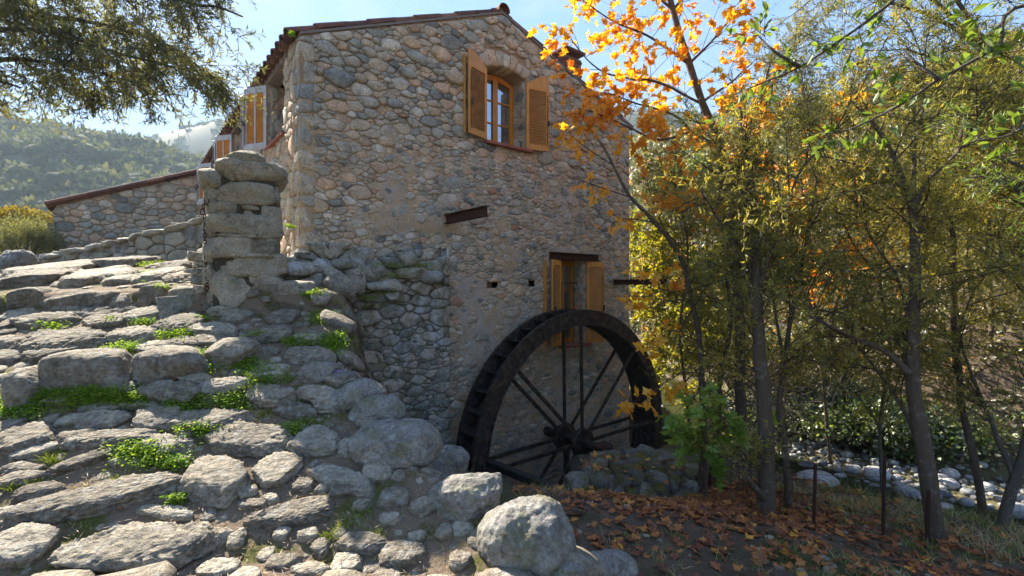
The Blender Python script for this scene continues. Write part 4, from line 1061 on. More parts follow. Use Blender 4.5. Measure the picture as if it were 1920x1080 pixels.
def free(x, y, r_):
    for (ux, uy, a_, b_) in used:
        if ((x - ux) / (a_ * .96 + r_)) ** 2 + ((y - uy) / (b_ * .92 + r_)) ** 2 < 1: return False
    return True
# smaller stones wedged between; the largest as stones of their own
fill = []; r = random.Random(31)
for size, n in ((.22, 1500), (.16, 2500), (.10, 3000), (.06, 6000), (.035, 5000)):
    for _ in range(n):
        y = r.uniform(2.2, 9.5); x = r.uniform(-5.5, 2.0)
        if r.random() < .12: y = r.uniform(4.2, 6.3); x = r.uniform(-2.7, -1.2)
        if abs(x) / y > 1.12: continue
        e = float(sdist(EDGE, np.array([x]), np.array([y]))[0])
        if e > (.75 if y > 4 else .45): continue
        if x > -.9 and y < 3.4 and size > .1 and r.random() < .7: continue
        s_ = size * r.uniform(.7, 1.2)
        if free(x, y, s_ * .8): used.append((x, y, s_, s_ * .85)); fill.append((x, y, s_))
fa = Acc(); nind = 0; fill.sort(key=lambda q: -q[2] / q[1])
tz = terrain(np.array([f[0] for f in fill]), np.array([f[1] for f in fill]))
base_r = [rock(3000 + q, (1, .85, .42), 4, 3.0, 9, .82, .08, 1.8, .04, flat=.7) for q in range(14)]
budget = 298 - len([o for o in path.children if o.name.startswith('paving_stone')])
for i, (x, y, s_) in enumerate(fill):
    V, T = base_r[i % 14]; q = r.uniform(0, 6.28) if s_ < .05 else r.uniform(-.5, .5)
    V = (V * s_) @ rotz(q).T @ ground_frame(x, y).T + [x, y, tz[i] + s_ * .05]
    if i < budget: link('paving_stone', mesh_np('paving_stone', V, T, r.random(), True), M['path_stone'], path)
    else: fa.add(V, T, r.random())
fa.obj('small_stones', M['path_stone'], path, True, 'stuff')

# ------------------------------------------------------------------ boulders along the outer edge of the path
bl = [(738, 838, 178, 88, 'large pale boulder with a patch of dark moss halfway down the path edge', 0),
      (822, 884, 118, 66, 'angular boulder touching the foot of the water wheel rim', 15),
      (872, 938, 150, 76, 'flat mossy boulder just above the roundest big boulder', 8),
      (985, 1022, 196, 138, 'biggest round pale boulder at the lower edge of the path', 0),
      (1145, 1072, 110, 52, 'low grey boulder cut by the bottom edge beside the leaf litter', 0),
      (655, 750, 112, 56, 'long smooth boulder lying slantwise on the path edge below the ruined wall', 24),
      (702, 776, 108, 56, 'rounded speckled boulder between the slanting boulder and the mossy one', 10),
      (598, 702, 74, 42, 'small rounded boulder at the foot of the fern wall, topmost of the edge row', 0),
      (640, 712, 56, 28, 'small blue-grey boulder beside a tuft of purple flowers', 0),
      (20, 497, 62, 56, 'smooth rounded boulder on the top terrace at the very edge of view', 0),
      (1060, 1074, 80, 36, 'half buried grey stone below the biggest round boulder', 0)]
for i, (u, v, w, h, lab, ro) in enumerate(bl):
    b = hit(u, v + h * .28); Y = b[1]; k = Y / F; dims = (w / 2 * k, w / 2 * k * .8, h / 2 * k * 1.12)
    V, T = rock([5001, 5012, 5013, 5024, 5015, 5026, 5017, 5028, 5019, 5030, 5041][i], dims, 28, 2.15, 7, .93, .09, 2.0, .05, lump=.16)
    V = V @ roty(-math.radians(ro)).T; V[:, 1] += dims[1] * .55; z = px(u, v, Y + dims[1] * .3)[2] - b[2]; V[:, 2] += z
    o = link('boulder', mesh_np('boulder', V, T, R.random(), True), M['boulder']); o.location = b; tag(o, lab, 'boulder', 'boulders edging the path')

# ------------------------------------------------------------------ water wheel
HUB = np.array([.1447 * 8.3, 8.3, -290 / F * 8.3])
wheel = thing('water_wheel', 'large black iron water wheel standing against the mill wall', 'water wheel', tuple(HUB), RZ)
RO, RI, WD = 2.27, 2.02, .42
def annulus(acc, r0, r1, y0, y1, n=72, wob=0):
    a_ = np.linspace(0, 2 * np.pi, n, endpoint=False); V = []
    for (rr, y) in ((r0, y0), (r1, y0), (r1, y1), (r0, y1)): V.append(np.stack([rr * np.cos(a_), np.full(n, y), rr * np.sin(a_)], 1))
    V = np.concatenate(V); k = np.arange(n); j = (k + 1) % n
    for q in range(4): A_, B_ = q * n, ((q + 1) % 4) * n; acc.add(V, np.stack([A_ + k, B_ + k, B_ + j, A_ + j], 1))
for y in (0, WD):
    a = Acc(); annulus(a, RI, RO, y - .025, y + .025); rim = a.obj('rim', M['wheel_iron'], wheel)
    a = Acc(); annulus(a, RI - .012, RI + .02, y - .05, y + .05); a.obj('rim_flange', M['wheel_iron'], rim)
a = Acc(); annulus(a, RI + .0, RI + .012, .026, WD - .026); a.obj('drum', M['wheel_iron'], wheel)
for y in (-.03, WD + .03):
    a = Acc()
    for i in range(32):
        a_ = 2 * math.pi * i / 32; 
        for rr in (RI + .06, RO - .05): tube(a, [(rr * math.cos(a_), y - .012, rr * math.sin(a_)), (rr * math.cos(a_), y + .012, rr * math.sin(a_))], .016, 6)
    a.obj('rim_bolts', M['rust'], wheel, kind='stuff')
    for i in range(8):
        a_ = math.radians(45 * i + 22.5); a = Acc(); m = (RI + RO) / 2; box(a, (m * math.cos(a_), y + (.004 if y < 0 else -.004), m * math.sin(a_)), (.23, .014, .30), .004, roty(-a_)); a.obj('joint_plate', M['wheel_iron'], wheel)
b0 = Acc(); NB = 44
box(b0, (0, WD / 2, 0), (.235, WD - .056, .022), .004, roty(math.radians(-24)))
bm0 = b0.mesh('bucket'); bm0.materials.append(M['black_wood'])
for i in range(NB):
    a_ = 2 * math.pi * (i + .3) / NB; o = link('bucket', bm0, None, wheel); o.location = ((RI + .125) * math.cos(a_), 0, (RI + .125) * math.sin(a_)); o.rotation_euler = (0, -a_, 0)
for y in (0, WD):
    for i in range(8):
        a_ = math.radians(45 * i + (1 if y == 0 else 1.0)); a = Acc(); m = (RI + .15) / 2
        box(a, (m * math.cos(a_), y, m * math.sin(a_)), (RI - .13, .035, .062), .006, roty(-a_)); a.obj('spoke', M['wheel_iron'], wheel)
    a = Acc(); hd = [(0, .235), (.02, .25), (.05, .25), (.07, .235)]
    P = [(0, y - .05 + q[0] * 1.4, 0) for q in hd]; tube(a, P, [q[1] for q in hd], 24); hub = a.obj('hub', M['wheel_iron'], wheel)
    for i in range(8):
        a_ = math.radians(45 * i + 22); a = Acc(); tube(a, [(.18 * math.cos(a_), y - .07, .18 * math.sin(a_)), (.18 * math.cos(a_), y - .02, .18 * math.sin(a_))], .02, 6); a.obj('bolt', M['wheel_iron'], hub)
a = Acc(); tube(a, [(0, -.62, 0), (0, -.3, 0), (0, 1.2, 0)], .085, 16); axle = a.obj('axle', M['wheel_iron'], wheel)
a = Acc(); box(a, (0, -.45, -.03), (.30, .22, .26), .03); a.obj('bearing', M['rust'], wheel)
a = Acc(); tube(a, [(-.28, .1, -.5), (-.12, .2, -.1)], .03, 6); tube(a, [(.0, .1, -.62), (.0, .2, -.1)], .035, 6); a.obj('brace', M['wheel_iron'], wheel)
beam = thing('fallen_beam', 'black wooden beam lying slantwise from the wheel rim down to the boulders', 'beam', tuple(px(1110, 950, 5.9)))
a = Acc(); p, q = px(902, 862, 7.2), px(1112, 948, 5.5); d = q - p; L = np.linalg.norm(d); d /= L; s_ = np.cross(d, (0, 0, 1)); s_ /= np.linalg.norm(s_); u_ = np.cross(s_, d)
box(a, (p + q) / 2, (L, .12, .10), .01, np.stack([d, s_, u_], 1)); a.obj('timber', M['black_wood'], beam, loc=-np.array(px(1110, 950, 5.9)))

# ------------------------------------------------------------------ low rough wall carrying the outer bearing
Yw = 6.3
low = thing('low_stone_wall', 'low mossy wall of rough stones below the wheel hub, strewn with leaves', 'wall', tuple(px(1180, 935, Yw)))
lo = -np.array(px(1180, 935, Yw)); r = random.Random(12)
rows = [(1070, 1290, 930, 6.1), (1060, 1290, 908, 6.25), (1090, 1300, 888, 6.45), (1105, 1290, 870, 6.7), (1130, 1270, 858, 7.0)]
i = 0
for (u0, u1, v, Y) in rows:
    u = u0
    while u < u1:
        w = r.uniform(26, 60); h = r.uniform(24, 40); p = px(u + w / 2, v + r.uniform(-5, 5), Y + r.uniform(-.08, .08)); k = Y / F
        V, T = rock(6100 + i, (w / 2 * k * 1.15, .2, h / 2 * k * 1.15), 9, 3.4, 10, .87, .10, 2.2, .06)
        V = V @ roty(r.uniform(-.2, .2)).T + p
        link('stone', mesh_np('stone', V, T, r.random(), True), M['low_stone'], low, loc=lo); u += w * .92; i += 1
a = Acc(); q0, q1 = px(1075, 0, 6.6), px(1290, 0, 6.6); box(a, ((q0[0] + q1[0]) / 2, 6.85, -2.98), (q1[0] - q0[0], .75, 1.1), .12); a.obj('wall_core', M['dark_joint'], low, loc=lo)

# ------------------------------------------------------------------ river stones
r = random.Random(3); placed = []; n_ind = 0; ra = Acc(); bases = [rock(7000 + q, (1, .8, .6), 4, 2.2, 4, .92, .03, 1.5, .0, lump=.14) for q in range(10)]
big = [(1378, 872, 60), (1350, 880, 40), (1420, 905, 40), (1530, 903, 80), (1645, 902, 46), (1700, 928, 40), (1530, 935, 36), (1818, 1018, 50), (1840, 985, 34), (1560, 942, 30), (1615, 940, 44), (1905, 970, 50), (1770, 950, 40), (1600, 890, 30), (1480, 880, 26), (1408, 892, 36), (1700, 960, 34), (1735, 985, 30), (1780, 905, 36), (1850, 930, 30)]
lst = []
for (u, v, w) in big:
    c = px(u, v, 0); Y = -3.22 / ((540 - v) / F); lst.append((px(u, v, Y)[0], Y, w / 2 * Y / F))
for size, n in ((.13, 160), (.09, 1300), (.06, 5000), (.04, 6000)):
    for _ in range(n):
        x, y = r.uniform(3.3, 13), r.uniform(1.5, 14); lst.append((x, y, size * r.uniform(.7, 1.3)))
pts = []
X_ = np.array([q[0] for q in lst]); Y_ = np.array([q[1] for q in lst]); DS_ = sdist(STREAM, X_, Y_); Z_ = terrain(X_, Y_)
dens = fbm(np.stack([X_ * .55, Y_ * .55, X_ * 0], 1), 2, 77)
for i, (x, y, s_) in enumerate(lst):
    if i >= len(big) and (abs(DS_[i]) > 1.85 or (dens[i] + (-.38 if DS_[i] > .15 else .42) < -.05) or x / y > 1.3): continue
    if any((x - a_) ** 2 + (y - b_) ** 2 < ((s_ + c_) * .8) ** 2 for a_, b_, c_ in pts): continue
    pts.append((x, y, s_))
order = sorted(range(len(pts)), key=lambda q: -pts[q][2] / pts[q][1]); zz = terrain(np.array([p_[0] for p_ in pts]), np.array([p_[1] for p_ in pts]))
bme = []
for V, T in bases:
    me = mesh_np('river_stone', V, T, r.random(), True); me.materials.append(M['river_stone']); bme.append(me)
for j, q in enumerate(order):
    x, y, s_ = pts[q]
    if j < 260:
        o = bpy.data.objects.new('river_stone', bme[j % 10]); COL.objects.link(o); o.parent = streambed; o.location = (x, y, zz[q] + s_ * .35); o.scale = (s_,) * 3; o.rotation_euler = (0, 0, r.uniform(-.6, .6))
    else: V, T = bases[j % 10]; ra.add((V * s_) @ rotz(r.uniform(0, 6)).T + [x, y, zz[q] + s_ * .35], T, r.random())
ra.obj('pebbles', M['river_stone'], streambed, True, 'stuff')

# ------------------------------------------------------------------ wire fence on the bank
fence = thing('wire_fence', 'rusty stake and wire fence sagging along the stream bank', 'fence', tuple(hit(1525, 985)))
fo = -np.array(hit(1525, 985)); stakes = [(1190 + 140, 905, 6.3, 60), (1525, 990, None, 118), (1655, 1004, None, 148), (1737, 1020, None, 100), (1405, 925, 6.0, 66)]
tops = []
for (u, v, Y, h) in stakes:
    p = hit(u, v) if Y is None else np.array([*px(u, v, Y)[:2], 0]); 
    if Y is not None: p[2] = float(terrain(p[:1], p[1:2])[0])
    H = h * p[1] / F; a = Acc(); ibeam(a, p - [0, 0, .1], p + [0.02, 0, H], .022, .022, up=(0, 1, 0), t=.006); a.obj('stake', M['rust'], fence, loc=fo); tops.append((p, H))
tops.sort(key=lambda q: q[0][0])
for (p, H), (q, H2) in zip(tops[:-1], tops[1:]):
    for f in (.25, .5, .75, .95):
        P = [p * (1 - t_) + q * t_ + np.array([0, 0, (H * (1 - t_) + H2 * t_) * f - .05 * math.sin(math.pi * t_)]) for t_ in np.linspace(0, 1, 7)]
        a = Acc(); tube(a, P, .0022, 4); a.obj('wire', M['rust'], fence, loc=fo)
p, H = tops[0]; q, H2 = tops[1]; a = Acc()
for i in range(16):
    t_ = i / 15; b_ = p * (1 - t_) + q * t_; a_ = [b_, b_ + [.02 * math.sin(i * 3), 0, .25], b_ + [.0, 0, .5]]; tube(a, a_, .003, 4)
a.obj('mesh_panel', M['rust'], fence, loc=fo)
# ------------------------------------------------------------------ leaves and twigs
def leaf_shape(kind):
    if kind == 'narrow': V = [(0, 0, 0), (.5, .10, .03), (1, 0, -.03), (.5, -.10, .03)]; T = [(0, 2, 1), (0, 3, 2)]
    elif kind == 'blade': V = [(0, 0, 0), (.5, .09, .02), (1, 0, 0), (.5, -.09, .02)]; T = [(0, 1, 2), (0, 2, 3)][::-1]; T = [(0, 2, 1), (0, 3, 2)]
    elif kind == 'patch': V = [(0, 0, 0), (.5, .36, .04), (1, 0, -.04), (.5, -.36, .04)]; T = [(0, 2, 1), (0, 3, 2)]
    elif kind == 'oval': V = [(0, 0, 0), (.3, .17, .03), (.68, .19, .03), (1, 0, -.04), (.68, -.19, .03), (.3, -.17, .03), (.5, 0, 0)]; T = [(6, i, (i + 1) % 6) for i in range(6)]
    elif kind == 'round': V = [(0, 0, 0), (.35, .32, .04), (.85, .25, 0), (1, 0, -.05), (.85, -.25, 0), (.35, -.32, .04)]; T = [(0, 2, 1), (0, 3, 2), (0, 4, 3), (0, 5, 4)]
    elif kind == 'maple':
        pol = [(180, .08), (150, .30), (128, .52), (105, .34), (82, .58), (66, .72), (58, .50), (40, .50), (28, .70), (14, .62), (8, .84), (0, 1.02)]
        pts = [(a_, r_) for a_, r_ in pol] + [(-a_, r_) for a_, r_ in pol[-2:0:-1]]
        V = [(0, 0, 0)] + [(r_ * math.cos(math.radians(a_)) * .62 + .0, r_ * math.sin(math.radians(a_)) * .62, -.10 * r_ + .05 * math.cos(math.radians(a_ * 5))) for a_, r_ in pts]
        n = len(pts); T = [(0, 1 + (i + 1) % n, 1 + i) for i in range(n)]
    elif kind == 'lobed':
        V = [(0, 0, 0), (-.05, .25, 0), (.12, .5, -.04), (.3, .28, 0), (.55, .42, -.05), (.6, .18, 0), (1, 0, -.08), (.6, -.18, 0), (.55, -.42, -.05), (.3, -.28, 0), (.12, -.5, -.04), (-.05, -.25, 0)]
        T = [(0, i + 1 if i < 11 else 1, i) for i in range(1, 12)][:11]; T = [(0, i + 1, i) for i in range(1, 11)]
    V = np.array(V, float); T = np.array(T); return V, T
SH = {k: leaf_shape(k) for k in ('narrow', 'blade', 'patch', 'oval', 'round', 'maple', 'lobed')}
def unit(v): return v / (np.linalg.norm(v, axis=-1, keepdims=True) + 1e-9)
def leaf_cloud(kind, P, D, size, rg, up=.5):
    """leaves at P pointing along D"""
    B, T = SH[kind]; n = len(P); D = unit(D)
    U = rg.normal(size=(n, 3)) * .8; U[:, 2] += up; W_ = unit(np.cross(D, U)); N = np.cross(W_, D)
    size = np.broadcast_to(size, (n,))[:, None, None]
    V = (B[None, :, 0:1] * D[:, None] + B[None, :, 1:2] * W_[:, None] + B[None, :, 2:3] * N[:, None]) * size + P[:, None]
    TT = (T[None] + (np.arange(n) * len(B))[:, None, None]).reshape(-1, 3)
    return V.reshape(-1, 3), TT, len(B)
def bez_tubes(acc, P0, D, L, bend, r0, r1, sides, seg, tint=.5):
    """many curved twigs at once"""
    n = len(P0)
    if n == 0: return
    t = np.linspace(0, 1, seg + 1); C = P0[:, None] + D[:, None] * (L[:, None] * t)[..., None] + bend[:, None] * (t ** 2)[None, :, None]
    d = unit(np.gradient(C, axis=1)); u = unit(np.cross(d, np.array([.31, .2, .92]))); w = np.cross(d, u)
    a_ = np.linspace(0, 2 * np.pi, sides, endpoint=False); rr = (r0[:, None] * (1 - t) + r1[:, None] * t)
    V = C[:, :, None] + rr[:, :, None, None] * (np.cos(a_)[None, None, :, None] * u[:, :, None] + np.sin(a_)[None, None, :, None] * w[:, :, None])
    m = (seg + 1) * sides; T = []
    for i in range(seg):
        for k in range(sides):
            a0, a1 = i * sides + k, i * sides + (k + 1) % sides; T += [(a0, a1, a1 + sides), (a0, a1 + sides, a0 + sides)]
    T = (np.array(T)[None] + (np.arange(n) * m)[:, None, None]).reshape(-1, 3)
    acc.add(V.reshape(-1, 3), T, tint)
class Tree:
    """limbs are given; branches, twigs and leaves grow from them"""
    def __init__(s, seed): s.g = np.random.default_rng(seed); s.wood = Acc(); s.tw = Acc(); s.limbs = []
    def limb(s, P, r0, r1, n=None, wob=.02, sides=8):
        P = spline(P, n or max(8, len(P) * 5)); g = s.g; m = len(P)
        P = P + wob * fbm(P * 2.1 + g.uniform(0, 90), 2, 4)[:, None] * g.normal(size=3)
        r = np.linspace(r0, r1, m); tube(s.wood, P, r * (1 + .12 * fbm(P * 7, 2, 6)), sides); s.limbs.append((P, r)); return P
    def grow(s, spacing=.16, L=(.6, 1.3), start=.15, up=.25, spread=1.0, twigs=9, tl=(.2, .5), limbs=None, r=.011, droop=.1, side=None, clipf=None, lv2=0):
        g = s.g; S = []; D = []; Ls = []
        for (P, rr) in (limbs if limbs is not None else s.limbs):
            seg = np.linalg.norm(np.diff(P, axis=0), axis=1); cum = np.concatenate([[0], np.cumsum(seg)]); tot = cum[-1]
            n = max(1, int(tot * (1 - start) / spacing)); q = g.uniform(start, 1, n) * tot; i = np.clip(np.searchsorted(cum, q) - 1, 0, len(P) - 2)
            f = ((q - cum[i]) / (seg[i] + 1e-9))[:, None]; S.append(P[i] * (1 - f) + P[i + 1] * f); t = unit(P[i + 1] - P[i]); d = unit(g.normal(size=(n, 3))) * spread + t * .7
            d[:, 2] += up; 
            if side is not None: d = d + np.array(side)
            D.append(unit(d)); Ls.append(g.uniform(*L, n) * (1.1 - .45 * q / tot))
        S, D, Ls = np.concatenate(S), np.concatenate(D), np.concatenate(Ls)
        if clipf is not None: k = clipf(S + D * Ls[:, None]); S, D, Ls = S[k], D[k], Ls[k]
        n = len(S); bend = g.normal(size=(n, 3)) * .18 * Ls[:, None]; bend[:, 2] -= droop * Ls
        bez_tubes(s.tw, S, D, Ls, bend, np.full(n, r) * (.6 + .5 * Ls), np.full(n, r * .3), 5, 6)
        for _ in range(lv2):                     # a level of side branches
            k = np.repeat(np.arange(n), 3); t = g.uniform(.25, .9, len(k)); S2 = S[k] + D[k] * (Ls[k] * t)[:, None] + bend[k] * (t ** 2)[:, None]
            d2 = unit(D[k] * .8 + unit(g.normal(size=(len(k), 3))) * .9); L2 = Ls[k] * g.uniform(.35, .6, len(k)); b2 = g.normal(size=(len(k), 3)) * .15 * L2[:, None]; b2[:, 2] -= droop * L2
            bez_tubes(s.tw, S2, d2, L2, b2, np.full(len(k), r * .5), np.full(len(k), r * .2), 4, 4)
            S, D, Ls, bend = np.concatenate([S, S2]), np.concatenate([D, d2]), np.concatenate([Ls, L2]), np.concatenate([bend, b2]); n = len(S)
        k = np.repeat(np.arange(n), twigs); t = g.uniform(.15, 1, len(k)); S3 = S[k] + D[k] * (Ls[k] * t)[:, None] + bend[k] * (t ** 2)[:, None]
        d3 = unit(unit(D[k] + bend[k] * 2 * t[:, None] / Ls[k][:, None]) * .75 + unit(g.normal(size=(len(k), 3))) * .85); d3[:, 2] -= droop * .8; d3 = unit(d3); L3 = g.uniform(*tl, len(k))
        b3 = g.normal(size=(len(k), 3)) * .12 * L3[:, None]; b3[:, 2] -= droop * L3 * .6
        if clipf is not None: m = clipf(S3 + d3 * L3[:, None]); S3, d3, L3, b3 = S3[m], d3[m], L3[m], b3[m]
        bez_tubes(s.tw, S3, d3, L3, b3, np.full(len(S3), .0030), np.full(len(S3), .0012), 3, 2)
        s.T3 = (S3, d3, L3, b3); return s
    def leaves(s, per, kind, size, up=.5, along=.7, gap=0):
        g = s.g; S3, d3, L3, b3 = s.T3; k = np.repeat(np.arange(len(S3)), per); t = g.uniform(.08, 1.02, len(k))
        P = S3[k] + d3[k] * (L3[k] * t)[:, None] + b3[k] * (t ** 2)[:, None]
        D = unit(d3[k]) * along + unit(g.normal(size=(len(k), 3))) * .75
        if gap: P = P + D * gap
        sz = g.uniform(size[0], size[1], len(k)); V, T, nb = leaf_cloud(kind, P, D, sz, g, up)
        clump = .5 + .55 * fbm(P * 1.4, 2, 9); tint = np.clip(.65 * clump + .35 * g.random(len(P)) + .02, 0, 1)
        return V, T, np.repeat(tint, nb), nb
    def finish(s, root, wood_m, leafsets, twig_m=None, names=('trunk', 'branches'), indiv=0):
        off = -np.array(root.location)
        s.wood.obj(names[0], wood_m, root, True, loc=off)
        if s.tw.V: s.tw.obj('twigs', twig_m or wood_m, root, True, 'stuff', loc=off)
        for (data, mat, nm) in leafsets:
            V, T, tint, nb = data; nl = len(V) // nb; tl = len(T) // nl
            if indiv:
                c = V.reshape(nl, nb, 3); d = c[:, 0, 1]; ok = np.abs(c[:, 0, 0]) < d * 1.05; key = np.where(ok & (d > .3), d + 3 * (c[:, 0, 2] > d * .6), 1e9)
                order = np.argsort(key)[:indiv]; mask = np.zeros(nl, bool); mask[order] = True
                for q in order: link('leaf', mesh_np('leaf', c[q], T[:tl], tint[q * nb]), mat, root, loc=off)
                keep = np.where(~mask)[0]; V = c[keep].reshape(-1, 3); tint = tint.reshape(nl, nb)[keep].ravel(); T = (T[:tl][None] + (np.arange(len(keep)) * nb)[:, None, None]).reshape(-1, 3)
            link(nm, mesh_np(nm, V, T, tint), mat, root, 'stuff', loc=off)
def gz(x, y): return float(terrain(np.array([x]), np.array([y]), False)[0])
def root_at(u, v, Y): p = px(u, v, Y); return (p[0], p[1], gz(p[0], p[1]))
def limb_px(l): return [px(*q) for q in l]
def base_first(l, dz=.25):
    P = limb_px(l); P[0][2] = gz(P[0][0], P[0][1]) - dz; return P
right_clip = lambda P: P[:, 0] > P[:, 1] * .265 + .12 * vnoise(P * 2.3, 3) - .35 * sstep(1.0, 4.5, P[:, 2])

# --- olive leaning in over the path; its trunk stands outside the view
t = Tree(41); root = thing('olive_tree', 'olive tree whose leafy boughs hang into the sky over the path and low outbuilding', 'tree', (-6.6, 3.2, gz(-6.6, 3.2)))
tr = [(-6.6, 3.2, gz(-6.6, 3.2) - .3), (-6.5, 3.3, .2), (-6.2, 3.5, 1.2), (-5.6, 3.8, 2.1)]
t.limb(tr, .24, .15); t.limbs = []
for l in ([(-6.2, 3.5, 1.2), px(-120, 120, 4.0), px(60, 110, 4.2), px(200, 140, 4.4), px(290, 170, 4.5)], [(-5.6, 3.8, 2.1), px(0, 20, 4.1), px(160, 40, 4.2), px(320, 90, 4.4), px(400, 150, 4.5)],
          [(-5.6, 3.8, 2.1), px(40, -60, 4.0), px(230, -40, 4.2), px(380, 0, 4.4), px(455, 30, 4.6)], [(-5.8, 3.6, 1.8), px(-80, 60, 3.8), px(90, 60, 3.9), px(220, 100, 4.0), px(350, 130, 4.2)],
          [(-5.6, 3.8, 2.2), px(100, -120, 4.2), px(300, -90, 4.5), px(440, -50, 4.7)], [(-6.2, 3.5, 1.2), px(-140, 150, 3.8), px(-20, 150, 3.9), px(40, 165, 4.0)]):
    t.limb(l, .028, .006, wob=.05, sides=6)
oc = lambda P: (540 - P[:, 2] / P[:, 1] * F < 245 - 65 * sstep(.42, .6, np.abs(P[:, 0] / P[:, 1] + 1.05) * 0 + (P[:, 0] / P[:, 1] < -.78) * .6)) & (P[:, 0] / P[:, 1] < -.49)
t.grow(.06, (.35, .85), start=.12, up=-.08, twigs=12, tl=(.12, .32), r=.0035, droop=.28, clipf=lambda P: (P[:, 2] > P[:, 1] * .345) & (P[:, 0] < -P[:, 1] * .50))
S3, d3, L3, b3 = t.T3
t.finish(root, M['bark_grey'], [(t.leaves(19, 'narrow', (.038, .072), up=.4), M['olive_leaf'], 'leaves')], M['twig'], indiv=0)

# --- main trunks by the stream
def willowy(seed, label, loc_px, limbs, wood_m='bark', grow=None, leaf='willow_leaf', kind='narrow', size=(.04, .078), per=14, name='riverside_tree', clipf=right_clip, indiv=0, extra=None, group='trees on the stream bank'):
    t = Tree(seed); r0 = root_at(*loc_px); root = thing(name, label, 'tree', r0, group=group)
    for i, (l, a_, b_) in enumerate(limbs):
        P = base_first(l) if i == 0 else limb_px(l); t.limb(P, a_ * .54, b_ * .5, wob=.03, sides=10 if a_ > .06 else 7)
    g_ = dict(spacing=.10, L=(.5, 1.3), start=.25, up=.2, twigs=14, tl=(.15, .45), r=.008, droop=.12, clipf=clipf, lv2=0); g_.update(grow or {})
    t.grow(**g_); sets = [(t.leaves(per, kind, size), M[leaf], 'leaves')]
    if extra: sets.append((t.leaves(*extra[:3]), M[extra[3]], 'leaves'))
    t.finish(root, M[wood_m], sets, M['twig'], indiv=indiv); return t
willowy(50, 'thickest grey-brown trunk between the wheel and the fence stakes, forked low at its foot', (1440, 960, 4.95),
    [([(1440, 975, 4.95), (1438, 880, 4.95), (1432, 760, 5.0), (1424, 640, 5.05), (1420, 540, 5.1), (1418, 430, 5.2), (1400, 300, 5.3), (1385, 200, 5.4)], .165, .05),
     ([(1440, 940, 4.95), (1415, 915, 4.85), (1402, 895, 4.8)], .08, .045), ([(1424, 640, 5.05), (1400, 520, 5.1), (1350, 420, 5.2), (1310, 350, 5.3)], .045, .015),
     ([(1420, 540, 5.1), (1460, 430, 5.0), (1500, 330, 5.0), (1560, 250, 5.1)], .05, .015), ([(1418, 430, 5.2), (1380, 330, 5.5), (1340, 240, 5.8)], .04, .012)], grow=dict(start=.33, spacing=.075))
willowy(51, 'slender trunk rising just beside the thickest one, on the side of the fence stakes', (1482, 965, 5.3),
    [([(1482, 975, 5.3), (1475, 860, 5.3), (1462, 760, 5.35), (1470, 680, 5.4), (1490, 560, 5.5), (1515, 440, 5.6), (1530, 330, 5.7)], .075, .03),
     ([(1470, 680, 5.4), (1450, 560, 5.4), (1440, 470, 5.3)], .035, .012), ([(1515, 440, 5.6), (1560, 350, 5.7), (1610, 300, 5.8)], .03, .01)], grow=dict(start=.4, spacing=.09))
willowy(52, 'dark forked tree behind the fence stakes with a long bough sweeping out over the stream', (1755, 1015, 4.6),
    [([(1762, 1030, 4.6), (1745, 930, 4.62), (1728, 820, 4.7), (1712, 720, 4.75), (1714, 600, 4.8), (1716, 470, 4.85), (1712, 400, 4.9), (1690, 330, 4.9), (1650, 250, 4.9), (1600, 190, 5.0)], .15, .035),
     ([(1706, 700, 4.7), (1660, 660, 4.8), (1590, 630, 4.9), (1530, 590, 5.0), (1500, 520, 5.1)], .06, .02), ([(1712, 400, 4.9), (1740, 340, 4.9), (1800, 280, 4.8), (1850, 190, 4.8)], .05, .014),
     ([(1714, 600, 4.8), (1680, 520, 5.0), (1630, 440, 5.2), (1600, 380, 5.3)], .035, .012), ([(1735, 860, 4.65), (1690, 760, 4.9), (1640, 690, 5.1), (1600, 640, 5.3)], .045, .014),
     ([(1712, 400, 4.9), (1715, 300, 5.1), (1730, 190, 5.3), (1740, 60, 5.4)], .045, .012)], grow=dict(start=.33, spacing=.075))
willowy(53, 'tree with a thin straight stem and reddish twigs behind the forked tree', (1850, 990, 5.4),
    [([(1858, 1000, 5.4), (1830, 880, 5.4), (1800, 760, 5.5), (1792, 640, 5.5), (1786, 500, 5.6), (1786, 380, 5.7), (1800, 260, 5.8), (1830, 120, 5.9)], .08, .03),
     ([(1792, 640, 5.5), (1830, 540, 5.4), (1880, 480, 5.3), (1930, 450, 5.2)], .035, .012), ([(1786, 500, 5.6), (1740, 420, 5.8), (1700, 360, 6.0)], .03, .01)], 'bark', grow=dict(start=.3, spacing=.08))
willowy(54, 'leaning tree at the far right edge, its crooked trunk low over the water', (1890, 990, 5.0),
    [([(1870, 1005, 5.0), (1900, 900, 5.0), (1930, 800, 5.0), (1960, 690, 5.0), (1975, 560, 5.0), (1960, 430, 5.0), (1930, 300, 5.0), (1900, 180, 5.0)], .10, .03),
     ([(1900, 900, 5.0), (1850, 760, 5.2), (1815, 680, 5.4), (1790, 600, 5.5)], .05, .015), ([(1960, 430, 5.0), (1900, 350, 4.9), (1840, 330, 4.8)], .035, .01), ([(1975, 560, 5.0), (1920, 520, 4.8), (1860, 500, 4.7)], .03, .01)], 'bark_grey', grow=dict(start=.3, spacing=.08))
